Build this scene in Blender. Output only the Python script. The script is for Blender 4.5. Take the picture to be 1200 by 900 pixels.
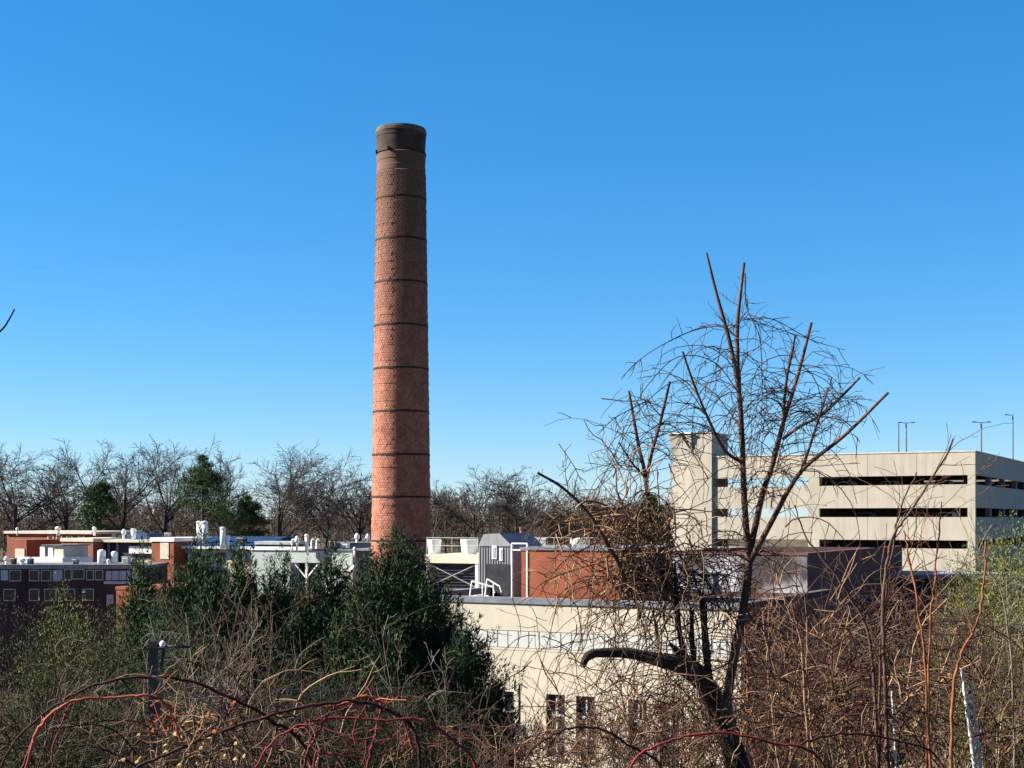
import bpy, math, random
import numpy as np
from math import sin, cos, pi, radians, sqrt

sc = bpy.context.scene
for o in list(bpy.data.objects):
    bpy.data.objects.remove(o)
col = sc.collection

# ------------------------------------------------------------------ camera
CZ = 14.0            # eye height above the street level of the works yard
HX, HY, FP = 600.0, 608.0, 1667.0
cam_d = bpy.data.cameras.new('camera')
cam = bpy.data.objects.new('camera', cam_d)
col.objects.link(cam)
cam.location = (0, 0, CZ)
cam.rotation_euler = (pi/2, 0, 0)
cam_d.lens = 50.0
cam_d.sensor_width = 36.0
cam_d.shift_y = (HY-450.0)/1200.0
cam_d.clip_start = 0.05
cam_d.clip_end = 8000
sc.camera = cam

# ------------------------------------------------------------------ sky, sun, exposure
SUN_EL = radians(31)
SUN_TH = radians(94)         # measured from the direction facing the camera, round to the left
sdir = np.array([-sin(SUN_TH)*cos(SUN_EL), -cos(SUN_TH)*cos(SUN_EL), sin(SUN_EL)])
w = bpy.data.worlds.new('World'); sc.world = w; w.use_nodes = True
nt = w.node_tree; nt.nodes.clear()
sky = nt.nodes.new('ShaderNodeTexSky'); sky.sky_type = 'NISHITA'; sky.sun_disc = False
sky.sun_elevation = SUN_EL
sky.sun_rotation = math.atan2(sdir[0], sdir[1])
sky.altitude = 0; sky.air_density = 0.9; sky.dust_density = 0.0; sky.ozone_density = 10.0
hs = nt.nodes.new('ShaderNodeHueSaturation'); hs.inputs['Saturation'].default_value = 1.3
gm = nt.nodes.new('ShaderNodeGamma'); gm.inputs['Gamma'].default_value = 0.7      # the camera's soft shoulder on the sky
bg = nt.nodes.new('ShaderNodeBackground'); bg.inputs['Strength'].default_value = 0.056
wo = nt.nodes.new('ShaderNodeOutputWorld')
nt.links.new(sky.outputs[0], gm.inputs['Color']); nt.links.new(gm.outputs[0], hs.inputs['Color']); nt.links.new(hs.outputs[0], bg.inputs[0]); nt.links.new(bg.outputs[0], wo.inputs[0])
sd = bpy.data.lights.new('sun', 'SUN'); sd.energy = 5.0; sd.angle = radians(0.5); sd.color = (1.0, 0.93, 0.82)
so = bpy.data.objects.new('sun', sd); col.objects.link(so)
so.location = (-60, 30, 80)
from mathutils import Vector
so.rotation_euler = Vector(sdir).to_track_quat('Z', 'Y').to_euler()
sc.view_settings.view_transform = 'Standard'; sc.view_settings.look = 'None'
sc.view_settings.gamma = 1.0; sc.view_settings.exposure = 2.36
sc.view_settings.use_curve_mapping = False

# ------------------------------------------------------------------ helpers
def P(px, py, Y):
    return ((px-HX)/FP*Y, Y, CZ+(HY-py)/FP*Y)

def tag(o, label=None, cat=None, group=None, kind=None):
    if label: o['label'] = label
    if cat: o['category'] = cat
    if group: o['group'] = group
    if kind: o['kind'] = kind
    return o

def thing(name, label, cat, loc=(0, 0, 0), rz=0.0, group=None):
    o = bpy.data.objects.new(name, None); col.objects.link(o)
    o.empty_display_size = 0.2
    o.location = loc; o.rotation_euler = (0, 0, rz)
    return tag(o, label, cat, group)

def link_mesh(name, me, mat, parent=None, loc=None):
    o = bpy.data.objects.new(name, me); col.objects.link(o)
    if mat is not None and len(me.materials) == 0: me.materials.append(mat)
    if parent is not None: o.parent = parent
    if loc is not None: o.location = loc
    return o

def np_mesh(name, V, F, smooth=True):
    """V (n,3), F (m,k) with constant k"""
    V = np.asarray(V, dtype=np.float32).reshape(-1, 3); F = np.asarray(F, dtype=np.int32)
    m, k = F.shape
    me = bpy.data.meshes.new(name)
    me.vertices.add(len(V)); me.vertices.foreach_set('co', V.ravel())
    me.loops.add(m*k); me.loops.foreach_set('vertex_index', F.ravel())
    me.polygons.add(m); me.polygons.foreach_set('loop_start', np.arange(0, m*k, k, dtype=np.int32))
    me.polygons.foreach_set('use_smooth', np.full(m, smooth, dtype=bool))
    me.update(calc_edges=True)
    return me

class MB:
    def __init__(s): s.v = []; s.f = []
    def box(s, x0, x1, y0, y1, z0, z1):
        b = len(s.v)
        s.v += [(x0,y0,z0),(x1,y0,z0),(x1,y1,z0),(x0,y1,z0),(x0,y0,z1),(x1,y0,z1),(x1,y1,z1),(x0,y1,z1)]
        s.f += [(b,b+3,b+2,b+1),(b+4,b+5,b+6,b+7),(b,b+1,b+5,b+4),(b+1,b+2,b+6,b+5),(b+2,b+3,b+7,b+6),(b+3,b,b+4,b+7)]
        return s
    def hexa(s, p):      # 8 corners, bottom ring then top ring
        b = len(s.v); s.v += [tuple(q) for q in p]
        s.f += [(b,b+3,b+2,b+1),(b+4,b+5,b+6,b+7),(b,b+1,b+5,b+4),(b+1,b+2,b+6,b+5),(b+2,b+3,b+7,b+6),(b+3,b,b+4,b+7)]
        return s
    def bar(s, a, c, r, n=6):
        a = Vector(a); c = Vector(c); d = (c-a).normalized()
        u = d.orthogonal().normalized(); v = d.cross(u); b = len(s.v)
        for q in (a, c):
            for i in range(n):
                t = 2*pi*i/n; s.v.append(tuple(q+u*(r*cos(t))+v*(r*sin(t))))
        for i in range(n):
            j = (i+1) % n; s.f.append((b+i, b+j, b+n+j, b+n+i))
        s.f.append(tuple(b+i for i in reversed(range(n)))); s.f.append(tuple(b+n+i for i in range(n)))
        return s
    def lathe(s, prof, n=20, cx=0, cy=0, cap=True):
        b = len(s.v); m = len(prof)
        for r, z in prof:
            for i in range(n):
                t = 2*pi*i/n; s.v.append((cx+r*cos(t), cy+r*sin(t), z))
        for k in range(m-1):
            for i in range(n):
                j = (i+1) % n; s.f.append((b+k*n+i, b+k*n+j, b+(k+1)*n+j, b+(k+1)*n+i))
        if cap:
            s.f.append(tuple(b+i for i in reversed(range(n)))); s.f.append(tuple(b+(m-1)*n+i for i in range(n)))
        return s
    def build(s, name, mat, parent=None, loc=None, smooth=False):
        me = bpy.data.meshes.new(name); me.from_pydata(s.v, [], s.f); me.update()
        if smooth:
            me.polygons.foreach_set('use_smooth', np.array([len(p.vertices) == 4 for p in me.polygons]))
        return link_mesh(name, me, mat, parent, loc)

def tubes(chains, sides=3, minr=0.0):
    """chains: list of (points, radii) -> V, F of quads"""
    groups = {}
    for p, r in chains: groups.setdefault(len(p), []).append((p, r))
    VV, FF, base = [], [], 0
    for N, lst in groups.items():
        Pn = np.array([c[0] for c in lst], dtype=np.float64); R = np.maximum(np.array([c[1] for c in lst], dtype=np.float64), minr)
        B = len(lst)
        T = np.gradient(Pn, axis=1); T /= np.linalg.norm(T, axis=2, keepdims=True)+1e-9
        mean = Pn[:, -1]-Pn[:, 0]
        ax = np.argmin(np.abs(mean), axis=1); ref = np.zeros((B, 3)); ref[np.arange(B), ax] = 1
        U = np.cross(T, ref[:, None, :]); U /= np.linalg.norm(U, axis=2, keepdims=True)+1e-9
        W = np.cross(T, U)
        th = np.arange(sides)*2*pi/sides
        V = Pn[:, :, None, :]+R[:, :, None, None]*(U[:, :, None, :]*np.cos(th)[None, None, :, None]+W[:, :, None, :]*np.sin(th)[None, None, :, None])
        idx = np.arange(B*N*sides).reshape(B, N, sides)+base
        a = idx[:, :-1, :]; b = idx[:, 1:, :]
        F = np.stack([a, np.roll(a, -1, axis=2), np.roll(b, -1, axis=2), b], axis=-1).reshape(-1, 4)
        VV.append(V.reshape(-1, 3)); FF.append(F); base += B*N*sides
    return np.concatenate(VV), np.concatenate(FF)

def tube_obj(name, chains, mat, parent=None, sides=4, loc=(0, 0, 0), capped=False):
    V, F = tubes(chains, sides)
    V = V-np.array(loc)
    me = np_mesh(name, V, F)
    return link_mesh(name, me, mat, parent, None if parent is not None else loc)

def catmull(pts, rad, n):
    """smooth resample of a polyline with radii"""
    pts = np.array(pts, float); rad = np.array(rad, float); m = len(pts)
    P0 = np.vstack([2*pts[0]-pts[1], pts, 2*pts[-1]-pts[-2]])
    out, ro = [], []
    for t in np.linspace(0, m-1, n):
        i = min(int(t), m-2); f = t-i
        a, b, c, d = P0[i], P0[i+1], P0[i+2], P0[i+3]
        out.append(0.5*((2*b)+(-a+c)*f+(2*a-5*b+4*c-d)*f*f+(-a+3*b-3*c+d)*f**3))
        ro.append(rad[i]*(1-f)+rad[i+1]*f)
    return np.array(out), np.array(ro)

# ------------------------------------------------------------------ materials
def mat(name, c, c2=None, scale=2.0, rough=0.85, bump=0.0, bscale=None, spec=0.1, stretch=(1, 1, 1), detail=6, metal=0.0, isl=0.0, coord='Object', lo=.35, hi=.65):
    m = bpy.data.materials.new(name); m.use_nodes = True
    n = m.node_tree.nodes; l = m.node_tree.links; b = n['Principled BSDF']; b.inputs['Diffuse Roughness'].default_value = .5
    b.inputs['Roughness'].default_value = rough; b.inputs['Metallic'].default_value = metal
    b.inputs['Specular IOR Level'].default_value = spec
    c2 = c2 or tuple(x*0.7 for x in c)
    tc = n.new('ShaderNodeTexCoord'); mp = n.new('ShaderNodeMapping'); mp.inputs['Scale'].default_value = stretch
    l.new(tc.outputs[coord], mp.inputs[0])
    nz = n.new('ShaderNodeTexNoise'); nz.inputs['Scale'].default_value = scale; nz.inputs['Detail'].default_value = detail
    l.new(mp.outputs[0], nz.inputs['Vector'])
    rp = n.new('ShaderNodeValToRGB'); rp.color_ramp.elements[0].position = lo; rp.color_ramp.elements[1].position = hi
    rp.color_ramp.elements[0].color = (*c2, 1); rp.color_ramp.elements[1].color = (*c, 1)
    l.new(nz.outputs[0], rp.inputs[0])
    outc = rp.outputs[0]
    if isl > 0:          # each loose piece (twig, leaf, block) its own tone
        g = n.new('ShaderNodeNewGeometry'); mr = n.new('ShaderNodeMapRange')
        mr.inputs['To Min'].default_value = 1-isl; mr.inputs['To Max'].default_value = 1+isl
        l.new(g.outputs['Random Per Island'], mr.inputs['Value'])
        mx = n.new('ShaderNodeMix'); mx.data_type = 'RGBA'; mx.blend_type = 'MULTIPLY'; mx.inputs[0].default_value = 1
        cb = n.new('ShaderNodeCombineColor')
        for i in range(3): l.new(mr.outputs[0], cb.inputs[i])
        l.new(outc, mx.inputs[6]); l.new(cb.outputs[0], mx.inputs[7]); outc = mx.outputs[2]
    l.new(outc, b.inputs['Base Color'])
    if bump > 0:
        n2 = n.new('ShaderNodeTexNoise'); n2.inputs['Scale'].default_value = bscale or scale*6; n2.inputs['Detail'].default_value = 4
        l.new(tc.outputs[coord], n2.inputs['Vector'])
        bp = n.new('ShaderNodeBump'); bp.inputs['Strength'].default_value = bump; bp.inputs['Distance'].default_value = 0.03
        l.new(n2.outputs[0], bp.inputs['Height']); l.new(bp.outputs[0], b.inputs['Normal'])
    return m

def brickmat(name, c1, c2, mortar, scale=1.0, stain=None):
    m = bpy.data.materials.new(name); m.use_nodes = True
    n = m.node_tree.nodes; l = m.node_tree.links; b = n['Principled BSDF']; b.inputs['Diffuse Roughness'].default_value = .5
    b.inputs['Roughness'].default_value = 0.9; b.inputs['Specular IOR Level'].default_value = 0.2
    tc = n.new('ShaderNodeTexCoord'); sp = n.new('ShaderNodeSeparateXYZ'); l.new(tc.outputs['Object'], sp.inputs[0])
    ad = n.new('ShaderNodeMath'); ad.operation = 'ADD'; l.new(sp.outputs[0], ad.inputs[0]); l.new(sp.outputs[1], ad.inputs[1])
    cb = n.new('ShaderNodeCombineXYZ'); l.new(ad.outputs[0], cb.inputs[0]); l.new(sp.outputs[2], cb.inputs[1])
    br = n.new('ShaderNodeTexBrick'); br.inputs['Scale'].default_value = scale
    br.inputs['Brick Width'].default_value = 0.22; br.inputs['Row Height'].default_value = 0.075; br.inputs['Mortar Size'].default_value = 0.006
    br.inputs['Color1'].default_value = (*c1, 1); br.inputs['Color2'].default_value = (*c2, 1); br.inputs['Mortar'].default_value = (*mortar, 1)
    l.new(cb.outputs[0], br.inputs['Vector'])
    nz = n.new('ShaderNodeTexNoise'); nz.inputs['Scale'].default_value = 0.7; nz.inputs['Detail'].default_value = 8
    l.new(tc.outputs['Object'], nz.inputs['Vector'])
    mr = n.new('ShaderNodeMapRange'); mr.inputs['From Min'].default_value = .3; mr.inputs['From Max'].default_value = .7; mr.inputs['To Min'].default_value = .75; mr.inputs['To Max'].default_value = 1.15
    l.new(nz.outputs[0], mr.inputs[0])
    mx = n.new('ShaderNodeMix'); mx.data_type = 'RGBA'; mx.blend_type = 'MULTIPLY'; mx.inputs[0].default_value = 1
    c3 = n.new('ShaderNodeCombineColor')
    for i in range(3): l.new(mr.outputs[0], c3.inputs[i])
    l.new(br.outputs[0], mx.inputs[6]); l.new(c3.outputs[0], mx.inputs[7])
    l.new(mx.outputs[2], b.inputs['Base Color'])
    bp = n.new('ShaderNodeBump'); bp.inputs['Strength'].default_value = 0.3; bp.inputs['Distance'].default_value = 0.01
    l.new(br.outputs['Fac'], bp.inputs['Height']); bp.invert = True; l.new(bp.outputs[0], b.inputs['Normal'])
    return m

def wallmat(name, c, dirt, amount=0.5, joint=None):
    """painted/cast wall with rain streaks and cloudy soiling"""
    m = bpy.data.materials.new(name); m.use_nodes = True
    n = m.node_tree.nodes; l = m.node_tree.links; b = n['Principled BSDF']; b.inputs['Diffuse Roughness'].default_value = .5
    b.inputs['Roughness'].default_value = 0.9; b.inputs['Specular IOR Level'].default_value = 0.2
    tc = n.new('ShaderNodeTexCoord')
    mp = n.new('ShaderNodeMapping'); mp.inputs['Scale'].default_value = (1.6, 1.6, 0.12); l.new(tc.outputs['Object'], mp.inputs[0])
    n1 = n.new('ShaderNodeTexNoise'); n1.inputs['Scale'].default_value = 1.2; n1.inputs['Detail'].default_value = 7; l.new(mp.outputs[0], n1.inputs['Vector'])
    n2 = n.new('ShaderNodeTexNoise'); n2.inputs['Scale'].default_value = 0.45; n2.inputs['Detail'].default_value = 9; n2.inputs['Roughness'].default_value = .65; l.new(tc.outputs['Object'], n2.inputs['Vector'])
    ml = n.new('ShaderNodeMath'); ml.operation = 'MULTIPLY'; l.new(n1.outputs[0], ml.inputs[0]); l.new(n2.outputs[0], ml.inputs[1])
    mr = n.new('ShaderNodeMapRange'); mr.inputs['From Min'].default_value = .16; mr.inputs['From Max'].default_value = .38; mr.inputs['To Min'].default_value = 0; mr.inputs['To Max'].default_value = amount
    l.new(ml.outputs[0], mr.inputs[0])
    mx = n.new('ShaderNodeMix'); mx.data_type = 'RGBA'; l.new(mr.outputs[0], mx.inputs[0])
    mx.inputs[6].default_value = (*c, 1); mx.inputs[7].default_value = (*dirt, 1)
    l.new(mx.outputs[2], b.inputs['Base Color'])
    n3 = n.new('ShaderNodeTexNoise'); n3.inputs['Scale'].default_value = 5; n3.inputs['Detail'].default_value = 5; l.new(tc.outputs['Object'], n3.inputs['Vector'])
    bp = n.new('ShaderNodeBump'); bp.inputs['Strength'].default_value = 0.12; bp.inputs['Distance'].default_value = 0.02
    l.new(n3.outputs[0], bp.inputs['Height']); l.new(bp.outputs[0], b.inputs['Normal'])
    return m

M = {}
M['stucco'] = wallmat('cream stucco', (.43, .385, .31), (.34, .30, .23), .5)
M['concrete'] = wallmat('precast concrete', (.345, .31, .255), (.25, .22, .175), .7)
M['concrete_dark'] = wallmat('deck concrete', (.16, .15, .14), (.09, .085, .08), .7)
M['white'] = mat('white paint', (.78, .77, .75), (.64, .63, .61), 1.5, rough=.6)
M['white_metal'] = mat('white painted steel', (.76, .75, .73), (.64, .63, .61), 3, rough=.45)
M['cream_trim'] = mat('cream coping', (.50, .45, .36), (.40, .36, .29), 2)
M['pale_green'] = wallmat('pale green render', (.42, .47, .43), (.33, .36, .33), .5)
M['grey_metal'] = mat('grey sheet metal', (.24, .245, .255), (.16, .165, .17), 1.5, rough=.8, stretch=(3, 3, .3))
M['dark_metal'] = mat('dark louvre metal', (.035, .037, .045), (.02, .02, .025), 3, rough=.5)
M['coping'] = mat('grey roof coping', (.17, .18, .20), (.11, .115, .13), 2, rough=.6)
M['roofing'] = mat('roof membrane', (.12, .12, .122), (.075, .075, .078), .8)
M['blue_roof'] = mat('blue metal roof', (.022, .062, .15), (.015, .045, .11), 1, rough=.7)
M['brick_o'] = brickmat('orange brick', (.235, .062, .028), (.195, .05, .023), (.19, .075, .042))
M['brick_r'] = brickmat('red brick', (.22, .062, .04), (.17, .05, .034), (.2, .13, .1))
M['brick_d'] = brickmat('maroon brick', (.05, .028, .027), (.038, .022, .022), (.055, .045, .045))
M['brick_m'] = brickmat('dark red brick', (.125, .045, .037), (.095, .036, .03), (.11, .075, .068))
M['whitewash'] = mat('shade-blotched whitewash', (.46, .46, .50), (.045, .038, .042), .35, lo=.45, hi=.62, stretch=(1, 1, .7))  # dark blotches are branch shadow put into the white wall's colour
M['window'] = mat('window glass', (.03, .035, .04), (.015, .018, .02), 1, rough=.08, spec=.6)
M['window_pale'] = mat('window glass with blinds', (.36, .40, .46), (.26, .29, .34), .8, rough=.3, spec=.5, stretch=(3, 3, .4))
M['frame'] = mat('window frame', (.42, .45, .44), (.32, .34, .33), 4, rough=.5)
M['frame_dark'] = mat('dark window frame', (.05, .05, .05), (.03, .03, .03), 4, rough=.5)
M['glass_block'] = mat('pale glazed panel', (.44, .445, .42), (.39, .395, .375), .7, rough=.35)
M['pipe'] = mat('grey pipe', (.13, .14, .15), (.09, .09, .1), 4, rough=.5)
M['iron'] = mat('iron band', (.022, .016, .014), (.04, .022, .015), 3, rough=.7)
M['pole'] = mat('lamp pole', (.10, .11, .12), (.07, .075, .08), 4, rough=.5)
M['wood_post'] = mat('weathered post', (.075, .07, .068), (.045, .042, .04), 5, bump=.4)
M['rust'] = mat('rusty pipe', (.20, .09, .05), (.13, .06, .035), 4)
M['ground'] = mat('winter ground', (.085, .064, .038), (.04, .032, .02), 1.2, bump=.6, detail=10)
M['bark_far'] = mat('grey bark', (.06, .05, .045), (.032, .027, .026), 1, isl=.35)
M['wood_far'] = mat('brown twigs', (.075, .055, .045), (.038, .03, .027), .15, isl=.45)
M['bark_dark'] = mat('dark wet bark', (.045, .03, .022), (.014, .010, .009), 9, bump=.7, stretch=(1, 1, .35))
M['bark_stem'] = mat('purplish stem bark', (.10, .06, .045), (.035, .021, .017), 14, bump=.4, stretch=(1, 1, .3), isl=.2)
M['twig'] = mat('twig bark', (.07, .042, .032), (.035, .021, .017), 9, isl=.45)
M['vine_tan'] = mat('dry tan vine', (.25, .155, .085), (.12, .068, .04), 9, isl=.45)
M['vine_brown'] = mat('brown vine', (.085, .045, .029), (.038, .021, .015), 9, isl=.45)
M['orange_stem'] = mat('orange sapling bark', (.22, .085, .034), (.10, .036, .018), 12, isl=.2)
M['pale_twig'] = mat('pale grey twig', (.155, .135, .105), (.075, .064, .052), 8, isl=.35)
M['birch'] = mat('white trunk bark', (.55, .54, .52), (.36, .35, .33), 6, bump=.3)
M['cane_red'] = mat('crimson cane', (.135, .012, .016), (.05, .006, .009), 9, rough=.7, spec=.15, isl=.15)
M['cane_dark'] = mat('dark cane', (.035, .009, .009), (.016, .006, .006), 9, rough=.8, spec=.1)
M['cane_orange'] = mat('orange cane', (.26, .062, .028), (.13, .02, .014), 9, rough=.7, spec=.15)
M['leaf_red'] = mat('dry red leaf', (.22, .05, .024), (.12, .026, .018), 20)
M['leaf_yellow'] = mat('dry straw leaf', (.36, .25, .11), (.24, .15, .065), 20)
M['cedar'] = mat('cedar foliage', (.032, .056, .018), (.013, .026, .011), .5, isl=.5, rough=.7)
M['cedar2'] = mat('bright cedar foliage', (.055, .085, .024), (.022, .042, .016), .5, isl=.5, rough=.7)
M['pine'] = mat('pine needles', (.06, .09, .03), (.025, .045, .02), .4, isl=.5, rough=.7)
M['olive'] = mat('olive foliage', (.05, .052, .019), (.022, .026, .011), .6, isl=.55, rough=.7)
M['olive_bright'] = mat('yellow green foliage', (.15, .155, .032), (.07, .08, .022), .6, isl=.5, rough=.7)
M['wire'] = mat('grey wire', (.16, .17, .18), (.12, .12, .13), 2)
M['lamp_white'] = mat('white lamp housing', (.8, .8, .8), (.7, .7, .7), 2, rough=.4)

# chimney masonry: pinkish radial brick, sooty toward the top
def chimney_mat():
    m = mat('radial chimney brick', (.245, .106, .074), (.18, .074, .051), 1.1, isl=.2, detail=8)
    n = m.node_tree.nodes; l = m.node_tree.links; b = n['Principled BSDF']; b.inputs['Diffuse Roughness'].default_value = .5
    src = b.inputs['Base Color'].links[0].from_socket
    tc = n.new('ShaderNodeTexCoord'); sp = n.new('ShaderNodeSeparateXYZ'); l.new(tc.outputs['Object'], sp.inputs[0])
    nz = n.new('ShaderNodeTexNoise'); nz.inputs['Scale'].default_value = .35; nz.inputs['Detail'].default_value = 8
    l.new(tc.outputs['Object'], nz.inputs['Vector'])
    ma = n.new('ShaderNodeMath'); ma.operation = 'MULTIPLY_ADD'; ma.inputs[1].default_value = 9; l.new(nz.outputs[0], ma.inputs[0]); l.new(sp.outputs[2], ma.inputs[2])
    mr = n.new('ShaderNodeMapRange'); mr.inputs['From Min'].default_value = 26; mr.inputs['From Max'].default_value = 45; mr.inputs['To Max'].default_value = .93
    l.new(ma.outputs[0], mr.inputs[0])
    mx = n.new('ShaderNodeMix'); mx.data_type = 'RGBA'; l.new(mr.outputs[0], mx.inputs[0]); l.new(src, mx.inputs[6]); mx.inputs[7].default_value = (.062, .041, .029, 1)
    l.new(mx.outputs[2], b.inputs['Base Color'])
    return m
M['chimney'] = chimney_mat(); M['chimney'].node_tree.nodes['Principled BSDF'].inputs['Diffuse Roughness'].default_value = 0.0
M['soot'] = mat('sooty brick', (.055, .037, .027), (.03, .021, .016), 1.5, isl=.2)
M['soot_pale'] = mat('weathered cap', (.10, .08, .058), (.05, .042, .034), 1.5)

# ------------------------------------------------------------------ ground
def ground_z(X, Y):
    X = np.asarray(X, float); Y = np.asarray(Y, float)
    z = np.minimum(12.4, CZ-.19*Y)
    z = np.where(Y > 42, 6.02*np.clip((60-Y)/18., 0, 1)**1.3, z)
    up = np.clip((Y-85)/110., 0, 1); z = z+8.5*up*up*(3-2*up)
    far = np.clip((Y-200)/160., 0, 1); z = z+4.6*far
    z = z+1.7*np.exp(-((X-11.6)/2.4)**2-((Y-30)/6.)**2)
    z = z+.14*np.sin(X*1.3+Y*.7)*np.clip(Y/30, 0, 1)+.08*np.sin(X*.47-Y*1.9)
    return z
def make_ground():
    xs = np.concatenate([np.linspace(-3000, -160, 14), np.linspace(-150, 150, 151), np.linspace(160, 3000, 14)])
    ys = np.concatenate([np.linspace(-60, 90, 151), np.linspace(93, 400, 60), np.geomspace(450, 6000, 12)])
    X, Y = np.meshgrid(xs, ys); Z = ground_z(X, Y)
    V = np.stack([X, Y, Z], -1).reshape(-1, 3); nx = len(xs); ny = len(ys)
    i = np.arange(nx*ny).reshape(ny, nx)
    F = np.stack([i[:-1, :-1], i[:-1, 1:], i[1:, 1:], i[1:, :-1]], -1).reshape(-1, 4)
    o = link_mesh('ground', np_mesh('ground', V, F), M['ground'])
    tag(o, 'brown winter ground falling away from the viewpoint', None, kind='structure')
make_ground()
def gz(X, Y): return float(ground_z(X, Y))

# ------------------------------------------------------------------ building frame: u along the front (nearer to the right), v into depth
class Frame:
    def __init__(s, px, Y, deg):
        s.A = radians(deg); s.c = cos(s.A); s.s = sin(s.A)
        s.cx = (px-HX)/FP*Y; s.cy = Y
    def u(s, px, v=0.0):
        k = (px-HX)/FP
        return (k*(s.cy+v*s.c)-s.cx-v*s.s)/(s.c+k*s.s)
    def z(s, px, py, v=0.0):
        u = s.u(px, v); Y = s.cy-u*s.s+v*s.c
        return CZ+(HY-py)/FP*Y
    def thing(s, name, label, cat, z=0.0, group=None):
        return thing(name, label, cat, (s.cx, s.cy, z), -s.A, group)
    def pt(s, u, v, z=0.0):
        return (s.cx+u*s.c+v*s.s, s.cy-u*s.s+v*s.c, z)

def part(name, m, parent, *boxes):
    b = MB()
    for q in boxes: b.box(*q)
    return b.build(name, m, parent)

# ------------------------------------------------------------------ brick chimney
def chimney():
    Y = 105.0; px = 470.0
    X = (px-HX)/FP*Y; k = (Y-1.9)/FP      # the near rim sets the heights
    zt = CZ+(HY-143)*k
    def R(z): return 2.36+(28.2*Y/FP-2.36)*(z/zt)
    t = thing('brick_chimney', 'tall round tapering red brick chimney with dark iron bands and sooty top', 'chimney', (X, Y, 0))
    zb = CZ+(HY-196)*k
    # inner wall behind the facing
    MB().lathe([(R(0)-.04, 0), (R(zt)-.04, zt-.3)], 64).build('shaft', M['chimney'], t, smooth=True)
    # facing bricks: courses of proud blocks
    rng = np.random.default_rng(5)
    nb = 62; ch = .185; rows = int(zb/ch)
    z0 = np.arange(rows)*ch; jit = rng.normal(0, .008, (rows, nb)) + rng.normal(0, .008, (rows, 1)) + .014*((np.arange(rows) % 3) == 0)[:, None]
    th0 = (np.arange(nb)[None, :]+.5*(np.arange(rows)[:, None] % 2))*2*pi/nb
    r0 = R(z0)[:, None]+jit; gap = .006
    V = np.zeros((rows, nb, 8, 3))
    for i, (dt, inn, dz) in enumerate([(0,1,0),(1,1,0),(1,0,0),(0,0,0),(0,1,1),(1,1,1),(1,0,1),(0,0,1)]):
        a = th0+(gap if dt == 0 else 2*pi/nb-gap); r = np.where(inn, R(z0)[:, None]-.06, r0)
        V[:, :, i, 0] = r*np.cos(a); V[:, :, i, 1] = r*np.sin(a); V[:, :, i, 2] = (z0+(ch-.014 if dz else 0))[:, None]
    base = (np.arange(rows*nb)*8)[:, None, None]
    q = np.array([(3,2,6,7),(0,3,7,4),(2,1,5,6),(7,6,5,4),(0,1,2,3)])[None]
    # keep the outward faces only
    me = np_mesh('brick_facing', V.reshape(-1, 3), (base+q).reshape(-1, 4), smooth=False)
    link_mesh('brick_facing', me, M['chimney'], t)['kind'] = 'stuff'
    # iron bands
    for py in (228, 277, 328, 379, 430, 481, 532, 582, 634):
        z = CZ+(HY-py)*k; r = R(z)
        MB().lathe([(r+.012, z-.075), (r+.038, z-.07), (r+.038, z+.07), (r+.012, z+.075)], 64, cap=False).build('iron_band', M['iron'], t, smooth=False)
    # head
    r = R(zt)
    zz = lambda py: CZ+(HY-py)*k
    MB().lathe([(r-.02, zb-.05), (r+.025, zb), (r+.025, zz(190)), (r+.0, zz(189)), (r+.0, zz(184)), (r+.03, zz(183)), (r+.03, zz(175))], 64).build('head_course', M['chimney'], t)
    MB().lathe([(r+.02, zz(174)), (r+.06, zz(173.7)), (r+.06, zz(171.3)), (r+.02, zz(171))], 64).build('iron_band', M['iron'], t)
    MB().lathe([(r-.01, zz(171)), (r+.01, zz(166)), (r+.04, zz(160)), (r+.04, zz(155)), (r+.07, zz(154.5)), (r+.07, zz(150))], 64).build('corbel', M['soot'], t)
    MB().lathe([(r+.08, zz(150)), (r+.11, zz(149)), (r+.09, zz(146)), (r+.02, zz(143.4)), (r-.35, zz(143)), (r-.4, zz(150))], 64, cap=False).build('cap_ring', M['soot_pale'], t)
    for a in range(8):
        th = a*pi/4+.35
        MB().box(-.07, .07, -.07, .07, 0, .22).build('lug', M['iron'], t, ((r+.08)*cos(th), (r+.08)*sin(th), zz(174)))
chimney()

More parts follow.
